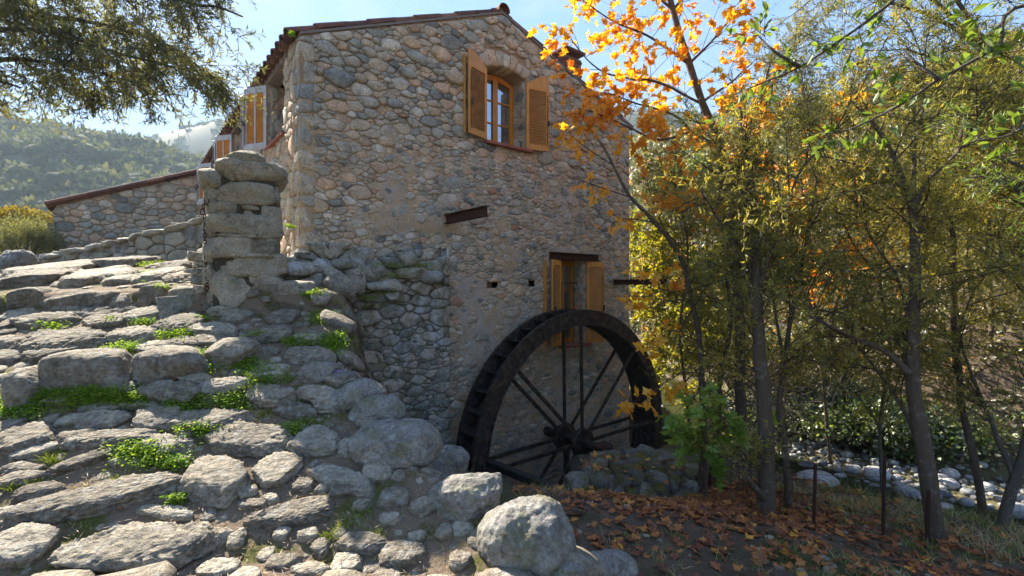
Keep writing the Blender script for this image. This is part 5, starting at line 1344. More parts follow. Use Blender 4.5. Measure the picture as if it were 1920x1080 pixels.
willowy(55, 'small-leaved tree with grey-green foliage between the thickest trunk and the forked tree', (1600, 900, 9.6),
    [([(1600, 880, 9.6), (1590, 760, 9.6), (1560, 640, 9.6), (1580, 500, 9.6), (1600, 380, 9.6), (1590, 260, 9.6), (1600, 130, 9.6)], .10, .03), ([(1560, 640, 9.6), (1500, 520, 9.6), (1460, 400, 9.8), (1440, 260, 10)], .05, .02),
     ([(1580, 500, 9.6), (1650, 400, 9.4), (1700, 300, 9.3)], .04, .015), ([(1600, 380, 9.6), (1540, 280, 9.6), (1500, 170, 9.6)], .04, .015)], 'bark', leaf='olive_leaf', grow=dict(start=.2, spacing=.10, L=(.8, 1.9), tl=(.3, .6)), size=(.065, .12), per=14)
willowy(56, 'leafy tree standing over the far bank at the extreme right behind the leaning tree', (1850, 880, 9.2),
    [([(1850, 880, 9.2), (1840, 740, 9.2), (1860, 600, 9.2), (1850, 460, 9.2), (1870, 300, 9.2), (1860, 140, 9.2)], .10, .03), ([(1860, 600, 9.2), (1800, 480, 9.2), (1760, 360, 9.3)], .05, .02), ([(1850, 460, 9.2), (1920, 360, 9.2), (1980, 240, 9.2)], .05, .02)],
    'bark', leaf='willow_leaf', grow=dict(start=.2, spacing=.10, L=(.8, 1.9), tl=(.3, .6)), size=(.065, .12), per=14)
# high canopy meeting over the clearing
willowy(57, 'tall tree whose crown fills the sky above the leaning tree', (2080, 960, 6.2),
    [([(2080, 960, 6.2), (2070, 760, 6.2), (2040, 560, 6.2), (1990, 380, 6.2), (1930, 220, 6.1), (1850, 90, 6.0), (1780, -20, 6.0)], .14, .04), ([(1990, 380, 6.2), (1900, 200, 5.8), (1800, 130, 5.6), (1700, 90, 5.6)], .06, .02),
     ([(1930, 220, 6.1), (1800, 60, 6.4), (1650, 0, 6.6), (1530, -20, 6.8)], .06, .02), ([(1850, 90, 6.0), (1700, -40, 5.8), (1560, -60, 5.8)], .05, .02)], 'bark_grey', leaf='willow_leaf', grow=dict(start=.4, spacing=.11, L=(.5, 1.3)), per=10)
willowy(58, 'narrow-leaved tree behind the thickest trunk, its crown touching the orange leaves', (1345, 890, 8.4),
    [([(1352, 880, 8.4), (1348, 740, 8.4), (1370, 600, 8.4), (1360, 470, 8.4), (1390, 340, 8.4), (1420, 220, 8.4), (1450, 90, 8.4)], .09, .03), ([(1360, 470, 8.4), (1310, 380, 8.4), (1270, 310, 8.4)], .04, .015), ([(1390, 340, 8.4), (1450, 260, 8.2), (1500, 190, 8.0)], .04, .015), ([(1420, 220, 8.4), (1480, 100, 8.4), (1560, 20, 8.4)], .04, .015)],
    'bark', leaf='olive_leaf', grow=dict(start=.35, spacing=.11, L=(.5, 1.3), tl=(.2, .45)), size=(.055, .10), per=14)

willowy(66, 'thin multi-stemmed tree with feathery yellowing leaves just beside the orange crown', (1300, 900, 7.6),
    [([(1300, 890, 7.6), (1290, 760, 7.6), (1275, 620, 7.6), (1290, 480, 7.6), (1270, 370, 7.6), (1235, 300, 7.6)], .05, .02), ([(1275, 620, 7.6), (1330, 520, 7.5), (1370, 420, 7.4), (1400, 330, 7.4)], .03, .012), ([(1290, 480, 7.6), (1240, 420, 7.5), (1215, 350, 7.5)], .02, .01), ([(1290, 760, 7.6), (1350, 680, 7.5), (1400, 620, 7.4)], .02, .01)],
    'bark', grow=dict(start=.25, spacing=.08, L=(.4, 1.0), tl=(.15, .4), twigs=12), size=(.04, .08), per=12)
willowy(67, 'thin grey-stemmed tree between the forked tree and the straight stem, leafy from low down', (1660, 930, 7.0),
    [([(1660, 950, 7.0), (1650, 800, 7.0), (1670, 660, 7.0), (1650, 520, 7.0), (1670, 380, 7.0), (1650, 240, 7.0)], .05, .02), ([(1670, 660, 7.0), (1730, 560, 6.9), (1770, 450, 6.8)], .03, .012), ([(1650, 520, 7.0), (1590, 440, 7.0), (1550, 340, 7.0)], .03, .01), ([(1650, 800, 7.0), (1590, 720, 7.0), (1540, 660, 7.0)], .02, .01)],
    'bark_grey', grow=dict(start=.25, spacing=.08, L=(.5, 1.2), tl=(.15, .4), twigs=12), size=(.04, .08), per=12)
willowy(68, 'second orange-leaved tree, half hidden deep between the trunks of the grove', (1560, 880, 8.8),
    [([(1560, 870, 8.8), (1545, 740, 8.8), (1530, 600, 8.8), (1520, 460, 8.8), (1500, 330, 8.8), (1470, 200, 8.8)], .06, .02), ([(1530, 600, 8.8), (1590, 500, 8.6), (1640, 420, 8.5)], .03, .012), ([(1520, 460, 8.8), (1450, 380, 8.6), (1400, 320, 8.5)], .03, .01), ([(1500, 330, 8.8), (1560, 260, 8.8), (1620, 210, 8.8)], .02, .01), ([(1590, 500, 8.6), (1660, 520, 8.4), (1720, 500, 8.3)], .02, .01)],
    'bark', leaf='plane_leaf', kind='lobed', grow=dict(start=.4, spacing=.16, L=(.4, 1.1), tl=(.15, .4), twigs=5), size=(.09, .16), per=3)
# --- plane tree in autumn colour, and the sapling in front of the wheel
pc = lambda P: (P[:, 0] > P[:, 1] * (.07 + .0 * P[:, 2]))
t = Tree(61); root = thing('plane_tree', 'autumn plane tree with bright orange leaves against the sky beside the gable', 'tree', root_at(1390, 870, 7.4), group=None)
t.limb(base_first([(1392, 870, 7.4), (1388, 720, 7.3), (1384, 560, 7.2), (1366, 420, 7.1), (1350, 280, 7.0), (1318, 195, 6.9), (1292, 120, 6.9), (1262, 20, 6.9), (1240, -90, 6.9), (1225, -200, 6.9)]), .085, .03, wob=.02, sides=8)
t.limbs = []
for l in ([(1350, 280, 7.0), (1300, 250, 6.9), (1240, 262, 6.8), (1180, 240, 6.7), (1130, 220, 6.6), (1085, 205, 6.6)], [(1318, 195, 6.9), (1250, 160, 6.8), (1180, 150, 6.7), (1110, 120, 6.6), (1060, 60, 6.6)], [(1292, 120, 6.9), (1220, 70, 6.8), (1150, 40, 6.7), (1080, -10, 6.7)],
          [(1292, 120, 6.9), (1340, 70, 6.8), (1380, 20, 6.8)], [(1318, 195, 6.9), (1370, 150, 7.0), (1420, 110, 7.1)], [(1262, 20, 6.9), (1200, -30, 6.9), (1120, -60, 6.9)], [(1262, 20, 6.9), (1310, -40, 6.9), (1360, -90, 6.9)], [(1350, 280, 7.0), (1400, 250, 7.1), (1440, 230, 7.2)],
          [(1366, 420, 7.1), (1300, 380, 7.0), (1240, 360, 6.8)], [(1240, -90, 6.9), (1150, -120, 6.9)], [(1300, 250, 6.9), (1260, 210, 6.7), (1190, 190, 6.5), (1130, 170, 6.5)]):
    t.limb(limb_px(l), .022, .006, wob=.03, sides=5)
t.grow(.085, (.3, .8), start=.08, up=.0, twigs=4, tl=(.12, .3), r=.005, droop=.12)
t.finish(root, M['bark'], [(t.leaves(4, 'maple', (.09, .165), up=.4), M['plane_leaf'], 'leaves')], M['twig'], indiv=290)
t = Tree(62); root = thing('plane_sapling', 'thin arching sapling with sparse pinkish orange leaves in front of the wheel rim', 'tree', root_at(1312, 880, 6.2))
t.limb(base_first([(1312, 880, 6.2), (1318, 780, 6.1), (1312, 660, 6.0), (1296, 560, 5.9), (1275, 480, 5.9), (1225, 415, 5.8), (1180, 370, 5.8), (1150, 310, 5.8), (1120, 260, 5.8)]), .045, .012, wob=.015)
t.limbs = []
for l in ([(1296, 560, 5.9), (1250, 545, 5.6), (1205, 560, 5.4), (1165, 552, 5.3)], [(1310, 640, 6.0), (1260, 620, 5.6), (1220, 640, 5.3), (1190, 660, 5.2)], [(1314, 700, 6.0), (1270, 700, 5.6), (1230, 730, 5.4), (1200, 760, 5.3)], [(1225, 415, 5.8), (1170, 410, 5.6), (1120, 440, 5.5)],
          [(1275, 480, 5.9), (1230, 500, 5.6), (1190, 510, 5.4)], [(1180, 370, 5.8), (1120, 350, 5.6), (1070, 330, 5.5)], [(1150, 310, 5.8), (1090, 270, 5.6), (1060, 240, 5.5)]):
    t.limb(limb_px(l), .009, .003, wob=.02, sides=4)
t.grow(.09, (.12, .34), start=.2, up=-.1, twigs=2, tl=(.06, .16), r=.003, droop=.2)
t.finish(root, M['bark'], [(t.leaves(1, 'maple', (.12, .20), up=.8), M['plane_leaf'], 'leaves')], M['twig'], indiv=200)
t = Tree(63); root = thing('maple_shrub', 'low shrub with large green lobed leaves below the wheel rim', 'shrub', root_at(1325, 900, 5.6))
t.limb(base_first([(1325, 900, 5.6), (1322, 840, 5.55), (1330, 780, 5.5), (1335, 730, 5.5)]), .02, .006); t.limb(limb_px([(1322, 850, 5.55), (1290, 810, 5.4), (1270, 780, 5.3)]), .01, .004); t.limb(limb_px([(1325, 830, 5.5), (1370, 790, 5.4), (1400, 770, 5.3)]), .01, .004)
t.grow(.06, (.15, .42), start=.3, up=.1, twigs=3, tl=(.08, .2), r=.004, droop=.15)
t.finish(root, M['bark'], [(t.leaves(2, 'maple', (.15, .24), up=1.2), M['maple_green'], 'leaves')], M['twig'], indiv=260)

# --- yellow-green tree behind the house corner
willowy(64, 'bright yellow-green tree glowing in the sun behind the corner of the mill', (1250, 850, 12.5),
    [([(1240, 850, 12.5), (1235, 700, 12.5), (1245, 560, 12.5), (1240, 450, 12.5)], .10, .03), ([(1245, 640, 12.5), (1300, 560, 12.4), (1340, 480, 12.3)], .04, .02), ([(1240, 600, 12.5), (1210, 520, 12.6), (1200, 440, 12.8)], .04, .015), ([(1240, 720, 12.5), (1310, 680, 12.4), (1360, 640, 12.3)], .04, .015)],
    'bark', leaf='yellow_leaf', kind='round', size=(.07, .11), per=14, grow=dict(start=.1, spacing=.10, L=(.8, 1.7), tl=(.25, .55), twigs=9), clipf=lambda P: P[:, 0] > P[:, 1] * .235, group=None)
willowy(65, 'yellowing tree low behind the wheel rim at the water', (1345, 860, 11.5),
    [([(1350, 850, 11.5), (1340, 760, 11.5), (1330, 680, 11.5), (1345, 600, 11.5)], .07, .02), ([(1340, 760, 11.5), (1400, 700, 11.3), (1450, 660, 11.2)], .04, .015), ([(1330, 680, 11.5), (1290, 620, 11.6), (1270, 560, 11.8)], .04, .015)],
    'bark', leaf='yellow_leaf', kind='round', size=(.06, .10), per=12, grow=dict(start=.1, spacing=.14, L=(.7, 1.5), tl=(.25, .5), twigs=8), clipf=lambda P: P[:, 0] > P[:, 1] * .25, group=None)

# --- boughs with big oval leaves reaching in close overhead; the tree stands beside the camera, out of view
t = Tree(71); root = thing('overhanging_tree', 'glossy leaved tree with two long bare-barked boughs reaching across above the stream', 'tree', (3.6, .6, gz(3.6, .6)))
t.limb([(3.6, .6, gz(3.6, .6) - .2), (3.5, .7, -.4), (3.2, .9, .6), (2.9, 1.1, 1.3)], .12, .06); t.limbs = []
for l in ([np.array((3.2, .9, .6)), px(1990, 0, 2.0), px(1870, 90, 2.1), px(1760, 150, 2.2), px(1690, 195, 2.3), px(1600, 240, 2.4), px(1540, 252, 2.5)], [np.array((2.9, 1.1, 1.3)), px(1750, -60, 2.2), px(1670, 5, 2.3), px(1590, 65, 2.4), px(1500, 125, 2.5), px(1430, 155, 2.6), px(1370, 180, 2.7)],
          [px(1760, 150, 2.2), px(1720, 120, 2.25), px(1690, 90, 2.3)], [px(1500, 125, 2.5), px(1450, 95, 2.5), px(1415, 60, 2.6)], [np.array((2.9, 1.1, 1.3)), px(2000, 180, 2.4), px(1900, 250, 2.5), px(1820, 265, 2.6)]):
    t.limb(l, .010, .003, wob=.006, sides=6)
t.grow(.055, (.08, .22), start=.3, up=.15, twigs=2, tl=(.05, .11), r=.0028, droop=.05)
t.finish(root, M['bark_grey'], [(t.leaves(4, 'oval', (.042, .066), up=.8, along=.9), M['near_leaf'], 'leaves')], M['twig'], indiv=290)
# a sprig of narrow leaves lower down at the right edge
t = Tree(72); root = thing('hanging_sprig_bush', 'light green narrow-leaved bush whose sprays lean in at mid height on the far right', 'shrub', (3.9, 2.9, gz(3.9, 2.9)))
for l in ([(3.9, 2.9, gz(3.9, 2.9) - .1), (3.8, 3.0, -.8), px(1960, 380, 3.1), px(1880, 300, 3.2), px(1800, 240, 3.3)], [(3.8, 3.0, -.8), px(1980, 420, 3.1), px(1900, 350, 3.2), px(1830, 330, 3.3)]): t.limb(l, .02, .004)
t.grow(.06, (.15, .35), start=.5, up=.1, twigs=4, tl=(.08, .2), r=.003, droop=.05)
t.finish(root, M['bark_grey'], [(t.leaves(7, 'narrow', (.04, .065)), M['near_leaf'], 'leaves')], M['twig'])

# ------------------------------------------------------------------ bushes
M['gold_leaf'] = leaf_mat('gold_leaf', [(0, (.12, .11, .02)), (1, (.34, .24, .03))], trans=.3, gloss=.02)
def bush(seed, root, c, rad, n, kind, size, mat, flat=.8, stems=14, mat2=None, frac=.25):
    g = np.random.default_rng(seed); c = np.array(c, float); rad = np.array(rad, float); off = -np.array(root.location)
    k = max(6, n // 220); cl = unit(g.normal(size=(k, 3))) * (g.random((k, 1)) ** .4) * .8; cl[:, 2] = np.abs(cl[:, 2]) * flat
    i = g.integers(0, k, n); P = cl[i] + g.normal(size=(n, 3)) * .17; P = c + P * rad; D = unit((P - c) / rad) + unit(g.normal(size=(n, 3)))
    P[:, 2] = np.maximum(P[:, 2], c[2] - .1)
    V, T, nb = leaf_cloud(kind, P, D, g.uniform(size[0], size[1], n), g, .5); tint = np.clip(.55 * g.random(k)[i] + .45 * g.random(n), 0, 1)
    link('leaves', mesh_np('leaves', V, T, np.repeat(tint, nb)), M[mat], root, 'stuff', loc=off)
    w = Acc(); b = np.array([c[0], c[1], root.location[2] - .1])
    for q in range(stems): e = c + cl[g.integers(0, k)] * rad; m_ = (b + e) / 2 + g.normal(size=3) * rad * .12; tube(w, spline([b + g.normal(size=3) * [.1, .1, 0], m_, e], 7), np.linspace(.03, .008, 7) * max(.5, rad.mean()), 5)
    w.obj('stems', M['twig'], root, True, loc=off)
def bush_at(seed, u, v, Y, ru, rv, n, kind, size, mat, label, name='shrub', depth=1.0, group=None):
    p = px(u, v + rv * .55, Y); z0 = gz(p[0], p[1]); root = thing(name, label, 'shrub', (p[0], p[1], z0), group=group); k = Y / F
    bush(seed, root, p, (ru * k, ru * k * depth, rv * k * 1.25), n, kind, size, mat); return root
bush_at(81, 45, 430, 11, 62, 60, 7000, 'blade', (.07, .12), 'olive_leaf', 'round grey-green bush beside the end wall of the outbuilding')
bush_at(82, 30, 402, 14, 70, 20, 3500, 'round', (.06, .10), 'gold_leaf', 'golden bush glowing behind the round grey-green one')
bl2 = [(83, 1600, 760, 9.4, 130, 70, 6000, 'bush_leaf', 'green bush spilling over the far bank above the pale stones'), (84, 1440, 770, 10.6, 80, 80, 4500, 'bush_leaf', 'dark bush on the far bank behind the slender trunk'),
       (85, 1810, 790, 8.8, 130, 80, 6000, 'bush_leaf', 'dense green bush on the far bank behind the leaning stem'), (86, 1500, 640, 12.5, 120, 90, 6000, 'slope_leaf', 'mixed ochre thicket halfway up the bank behind the long bough'),
       (87, 1700, 620, 12, 130, 90, 6500, 'slope_leaf', 'mixed green and ochre thicket up the bank behind the forked tree'), (88, 1900, 620, 11, 120, 120, 6500, 'slope_leaf', 'tall mixed thicket up the bank at the far right'),
       (89, 1380, 560, 15, 90, 110, 5500, 'slope_leaf', 'tall loose thicket behind the arching sapling'), (90, 1880, 430, 13, 110, 90, 5000, 'rust_leaf', 'russet bush high on the bank at the right behind the straight stem'),
       (91, 1560, 470, 16, 110, 90, 5500, 'slope_leaf', 'upper thicket seen through the fork of the thickest trunk'), (92, 1730, 420, 16, 110, 90, 5500, 'slope_leaf', 'upper thicket seen through the forked tree crown'),
       (93, 1400, 400, 19, 90, 90, 5000, 'slope_leaf', 'topmost pale thicket on the hillside beyond the orange leaves'), (94, 1640, 330, 18, 90, 60, 3600, 'plane_leaf', 'orange bush high on the bank deep between the crowns'),
       (95, 1290, 320, 24, 60, 60, 4000, 'bush_leaf', 'dark green hillside bush just beside the gable end'), (96, 1700, 840, 8.9, 80, 28, 3000, 'bush_leaf', 'low weeds trailing to the pale stones of the far shore')]
for (sd, u, v, Y, ru, rv, n, mat, lab) in bl2:
    bush_at(sd, u, v, Y, ru, rv, n, 'maple' if mat == 'plane_leaf' else 'patch', (.06, .10) if Y < 11 else (.10, .18), mat, lab, group='bushes on the far bank')
# carpet of undergrowth on the far bank
g = np.random.default_rng(19); n = 5200; X = g.uniform(2, 22, n); Y = g.uniform(3, 30, n); d = sdist(STREAM, X, Y); k = (d < -1.7) & (d > -17) & (X / Y < 1.3) & (X / Y > .2); X, Y = X[k], Y[k]; Z = terrain(X, Y); cnt = 34; i = np.repeat(np.arange(len(X)), cnt); N = len(i)
q = unit(g.normal(size=(N, 3))) * (g.random((N, 1)) ** .4); q[:, 2] = np.abs(q[:, 2]) * 1.1; rad = g.uniform(.22, .75, len(X)) * (1 + .02 * Y); P = np.stack([X, Y, Z], 1)[i] + q * rad[i][:, None]; tt = g.random(len(X))[i]
V, T, nb = leaf_cloud('patch', P, q + g.normal(size=(N, 3)), (.05 + .005 * Y[i]) * g.uniform(.7, 1.3, N), g, .5)
link('undergrowth', mesh_np('undergrowth', V, T, np.repeat(np.clip(tt * .75 + .25 * g.random(N), 0, 1), nb)), M['slope_leaf'], kind='stuff')
# dead brush on the far bank
g = np.random.default_rng(5); root = thing('dead_brush', 'tangle of pale dry branches on the far bank behind the trunks', 'brush', root_at(1420, 800, 9.6)); w = Acc(); n = 420
P = np.stack([g.uniform(1330, 1600, n), g.uniform(690, 840, n), g.uniform(9.0, 10.2, n)], 1); P = np.stack([(P[:, 0] - 960) / F * P[:, 2], P[:, 2], (540 - P[:, 1]) / F * P[:, 2]], 1)
P[:, 2] = np.maximum(P[:, 2], terrain(P[:, 0], P[:, 1])); D = unit(g.normal(size=(n, 3)) * [1, .5, .7] + [0, 0, -.2]); bez_tubes(w, P, D, g.uniform(.4, 1.3, n), g.normal(size=(n, 3)) * .25, np.full(n, .010), np.full(n, .003), 4, 6)
w.obj('dry_branches', M['bark_grey'], root, True, 'stuff', loc=-np.array(root.location))

# the wooded hillside beyond: one far mass
g = np.random.default_rng(17); n = 3600; X = g.uniform(3, 110, n); Y = g.uniform(13, 125, n); d = sdist(STREAM, X, Y)
k = (d < -3.5) & (X / Y > .15) & (X / Y < 1.25) & ((Y < 70) | (g.random(n) < .6)); X, Y = X[k], Y[k]; Z = terrain(X, Y); Dd = np.hypot(X, Y)
cnt = np.clip((4500 / (Dd ** 1.0)), 40, 240).astype(int); i = np.repeat(np.arange(len(X)), cnt); N = len(i)
rad = np.clip(g.uniform(.9, 1.9, len(X)) * (1 + Dd / 45), 1, 4.5); q = unit(g.normal(size=(N, 3))) * (g.random((N, 1)) ** .35); q[:, 2] = np.abs(q[:, 2]) * 1.25
q *= (1 + .3 * fbm(q * 2.2 + (i * 7.7)[:, None], 2, 2))[:, None]
P = np.stack([X, Y, Z], 1)[i] + q * rad[i][:, None]; tt = g.random(len(X))[i]
V, T, nb = leaf_cloud('patch', P, q + g.normal(size=(N, 3)) * .8, (.10 + .0085 * Dd[i]) * g.uniform(.7, 1.3, N), g, .6)
link('hillside_woods', mesh_np('hillside_woods', V, T, np.repeat(np.clip(tt * .75 + .25 * g.random(N), 0, 1), nb)), M['slope_leaf'], kind='stuff')

# ------------------------------------------------------------------ far hills with scrub
M['hill_leaf'] = leaf_mat('hill_leaf', [(0, (.03, .045, .02)), (.5, (.075, .09, .035)), (.85, (.14, .14, .055)), (1, (.26, .17, .07))], trans=.3, gloss=.02)
def hill(name, sky_px, Y0, Y1, zb, seed, nscrub, sz, amp):
    """ridge through the given skyline pixels at distance Y1, falling to zb at Y0"""
    U = np.linspace(sky_px[0][0], sky_px[-1][0], 150); VV = np.interp(U, [q[0] for q in sky_px], [q[1] for q in sky_px])
    X1 = (U - 960) / F * Y1; Z1 = (540 - VV) / F * Y1 ; k = np.linspace(0, 1.35, 90)
    gx = np.repeat(X1[None], len(k), 0) * (1 - .0 * k[:, None]); gy = (Y0 + (Y1 - Y0) * k)[:, None] + 0 * gx
    prof = np.where(k <= 1, np.sin(np.clip(k, 0, 1) * math.pi / 2) ** 1.0, 1 - np.maximum(k - 1, 0) ** 1.2 * 1.2)[:, None]
    gz_ = zb + (Z1[None] - zb) * prof; P = np.stack([gx.ravel(), gy.ravel(), 0 * gx.ravel()], 1)
    gz_ = gz_ + (amp * fbm(P / (Y1 * .09), 4, seed)).reshape(gx.shape) * np.sin(np.clip(k, 0, 1.3) * math.pi / 1.3)[:, None] * .7
    nx, ny = len(U), len(k); i = (np.arange(ny - 1)[:, None] * nx + np.arange(nx - 1)[None]).ravel(); Q = np.stack([i, i + 1, i + nx + 1, i + nx], 1)
    V = np.stack([gx.ravel(), gy.ravel(), gz_.ravel()], 1); link(name, mesh_np(name, V, Q, None, True), M['hill'], kind='structure')
    g = np.random.default_rng(seed); a = Acc(); D_, T_ = cube_sphere(2); kk = np.where(g.random(nscrub) > .12, g.uniform(.03, 1.02, nscrub), g.uniform(.97, 1.01, nscrub)); jj = g.uniform(0, nx - 1.01, nscrub); ii = kk / 1.35 * (ny - 1); a_, b_ = ii.astype(int), jj.astype(int)
    p = V[a_ * nx + b_] * (1 - (jj - b_))[:, None] + V[a_ * nx + b_ + 1] * (jj - b_)[:, None]; p2 = V[(a_ + 1) * nx + b_]; p = p + (p2 - p) * (ii - a_)[:, None] * [0, 1, 1]
    s_ = sz * g.uniform(.35, 1.3, nscrub) ** 1.2 * (.75 + .25 * kk); tn = np.clip(g.beta(1.5, 1.6, nscrub), 0, 1); m = len(D_)
    W = D_[None] * (1 + .45 * fbm(np.tile(D_, (nscrub, 1)) * 2.2 + np.repeat(g.uniform(0, 900, nscrub), m)[:, None], 2, 4).reshape(nscrub, m, 1)) * (s_[:, None, None] * np.array([1, .9, .72])) + (p + np.stack([0 * s_, 0 * s_, s_ * .25], 1))[:, None]
    a.add(W.reshape(-1, 3), (T_[None] + (np.arange(nscrub) * m)[:, None, None]).reshape(-1, 3), np.repeat(tn, m)); a.obj(name + '_scrub', M['scrub'], None, True, 'stuff')
    c_ = 34 if Y1 < 200 else 10; k_ = np.repeat(np.arange(nscrub), c_); q = unit(g.normal(size=(len(k_), 3))); q[:, 2] = np.abs(q[:, 2]); P = p[k_] + q * s_[k_][:, None] * np.array([1.08, 1, .95]) * g.uniform(.85, 1.15, (len(k_), 1))
    V_, T2, nb = leaf_cloud('blade', P, q + g.normal(size=P.shape) * .7, s_[k_] * g.uniform(.35, .7, len(k_)), g, .8); V_ = V_.reshape(-1, nb, 3); c0 = (V_[:, 0] + V_[:, 2]) / 2; V_[:, 1] = c0 + (V_[:, 1] - c0) * 3.2; V_[:, 3] = c0 + (V_[:, 3] - c0) * 3.2
    link(name + '_leaves', mesh_np(name + '_leaves', V_.reshape(-1, 3), T2, np.repeat(np.clip(tn[k_] * .8 + .2 * g.random(len(k_)), 0, 1), nb)), M['hill_leaf'], kind='stuff')
hill('near_hill', [(-900, 215), (-500, 235), (-200, 250), (0, 256), (60, 252), (100, 256), (140, 262), (170, 274), (215, 284), (270, 288), (320, 296), (370, 308), (420, 330), (520, 380), (700, 430), (1000, 470)], 60, 170, -14, 3, 3000, 3.0, 5)
hill('far_hill', [(-300, 330), (100, 330), (250, 300), (290, 286), (320, 272), (355, 258), (400, 244), (480, 228), (600, 226), (900, 232), (1200, 215), (1500, 230), (2200, 260)], 230, 380, -20, 5, 2600, 2.1, 6)

# ------------------------------------------------------------------ small growth and litter
g = np.random.default_rng(23)
def on_ground(u, v): P = np.array([hit(a_, b_) for a_, b_ in zip(u, v)]); return P
patches = [(135, 755, 150, 30), (30, 775, 75, 25), (170, 747, 60, 20), (222, 690, 30, 50), (345, 770, 55, 28), (380, 818, 60, 18), (270, 860, 80, 30), (325, 880, 40, 14), (380, 690, 50, 26), (455, 690, 40, 26), (345, 632, 26, 26), (310, 636, 18, 14), (95, 616, 40, 12), (270, 498, 70, 8), (290, 520, 50, 14), (435, 765, 50, 20), (490, 715, 50, 30),
           (240, 660, 40, 14), (30, 565, 20, 10), (268, 612, 30, 8), (375, 606, 30, 8), (95, 690, 20, 10), (215, 610, 16, 8), (545, 815, 30, 14), (240, 760, 60, 20), (40, 735, 20, 20), (300, 548, 20, 6), (330, 946, 20, 10), (640, 640, 30, 10), (560, 650, 60, 12), (630, 655, 50, 30), (610, 600, 40, 20), (590, 560, 30, 14), (500, 640, 50, 10)]
U, V_ = [], []
for (u, v, w, h) in patches:
    n = int(w * h * .16) + 8; U.append(u + g.normal(size=n) * w * .36); V_.append(v + g.normal(size=n) * h * .34)
C_ = on_ground(np.concatenate(U), np.concatenate(V_)); k = np.repeat(np.arange(len(C_)), 9); a_ = g.uniform(0, 6.28, len(k)); rr = g.uniform(.01, .035, len(k)); P = C_[k] + np.stack([rr * np.cos(a_), rr * np.sin(a_), g.uniform(.02, .075, len(k))], 1)
V, T, nb = leaf_cloud('patch', P, np.stack([np.cos(a_), np.sin(a_), g.uniform(-.1, .6, len(k))], 1), g.uniform(.012, .026, len(k)), g, 1.5)
link('low_herbs', mesh_np('low_herbs', V, T, np.repeat(np.clip(g.beta(2, 2, len(k)), 0, 1), nb)), M['herb'], kind='stuff')
# grass tufts
def tufts(C, n_per, L, spread, lo, hi, name, lean=.5):
    k = np.repeat(np.arange(len(C)), n_per); N = len(k); P = C[k] + np.concatenate([g.normal(size=(N, 2)) * spread, np.full((N, 1), -.01)], 1); D = unit(np.concatenate([g.normal(size=(N, 2)) * lean, np.ones((N, 1))], 1)); Ls = g.uniform(*L, N)
    W_ = unit(np.cross(D, g.normal(size=(N, 3)))) * (.0022 + .012 * Ls * .12)[:, None]; bend = np.concatenate([D[:, :2] * .7, np.full((N, 1), -.25)], 1) * Ls[:, None] * .5
    V = np.stack([P - W_, P + W_, P + D * Ls[:, None] * .55 + W_ * .8 + bend * .3, P + D * Ls[:, None] * .55 - W_ * .8 + bend * .3, P + D * Ls[:, None] + bend], 1).reshape(-1, 3)
    T = (np.array([(0, 1, 2), (0, 2, 3), (3, 2, 4)])[None] + (np.arange(N) * 5)[:, None, None]).reshape(-1, 3); tn = np.clip(g.uniform(lo, hi, len(C))[k] + g.normal(size=N) * .08, 0, 1)
    return V, T, np.repeat(tn, 5)
def scat(n, x0, x1, y0, y1, cond):
    x, y = g.uniform(x0, x1, n), g.uniform(y0, y1, n); e = sdist(EDGE, x, y); s_ = sdist(STREAM, x, y); k = cond(x, y, e, s_); x, y = x[k], y[k]; return np.stack([x, y, terrain(x, y)], 1)
ga = Acc()
gp = [(470, 725, 30, 16), (540, 715, 6, 4), (495, 782, 20, 8), (460, 737, 20, 10), (268, 612, 14, 5), (375, 612, 16, 5), (100, 862, 20, 10), (20, 915, 26, 8), (600, 800, 20, 6), (660, 985, 40, 16), (690, 960, 30, 14), (700, 1010, 30, 16), (620, 1010, 20, 10), (60, 905, 30, 6), (230, 905, 18, 8), (575, 790, 24, 8)]
C_ = np.concatenate([on_ground(u + g.normal(size=14) * w * .4, v + g.normal(size=14) * h * .4) for (u, v, w, h) in gp]); ga.add(*tufts(C_, 14, (.03, .10), .018, .05, .5, ''))
ga.add(*tufts(on_ground(np.array([539., 540, 541]), np.array([722., 724, 721])), 6, (.16, .26), .008, .05, .3, '', .2))
C_ = scat(1500, -.6, 6, 2.3, 7, lambda x, y, e, s: (e > .3) & (s > 1.75) & (fbm(np.stack([x, y, x * 0], 1) * 1.1, 2, 3) > -.02)); ga.add(*tufts(C_, 12, (.03, .13), .03, .15, .95, ''))
C_ = scat(600, 1.2, 6.5, 3.2, 6, lambda x, y, e, s: (s > 1.7) & (s < 3.4)); ga.add(*tufts(C_, 14, (.08, .24), .03, .3, 1.0, ''))
C_ = scat(1500, -3.6, 1.2, 2.2, 4.8, lambda x, y, e, s: (e < .5)); ga.add(*tufts(C_, 7, (.02, .06), .02, .2, 1.0, ''))
C_ = scat(3200, -4.5, 1.2, 2.2, 6.5, lambda x, y, e, s: (e < .5) & (np.abs(x) < y * 1.1) & (fbm(np.stack([x, y, x * 0], 1) * 2.2, 2, 15) > .10)); C_[:, 2] += .012; ga.add(*tufts(C_, 14, (.008, .022), .022, .12, .55, '', .9))
ga.obj('grass', M['grass'], kind='stuff')
# dry stems on the terrace
ga = Acc(); C_ = on_ground(np.array([285., 290, 300, 305]), np.array([478., 482, 480, 486])); ga.add(*tufts(C_, 5, (.15, .34), .03, .85, 1, '', .5)); ga.obj('dry_stems', M['grass'], kind='stuff')
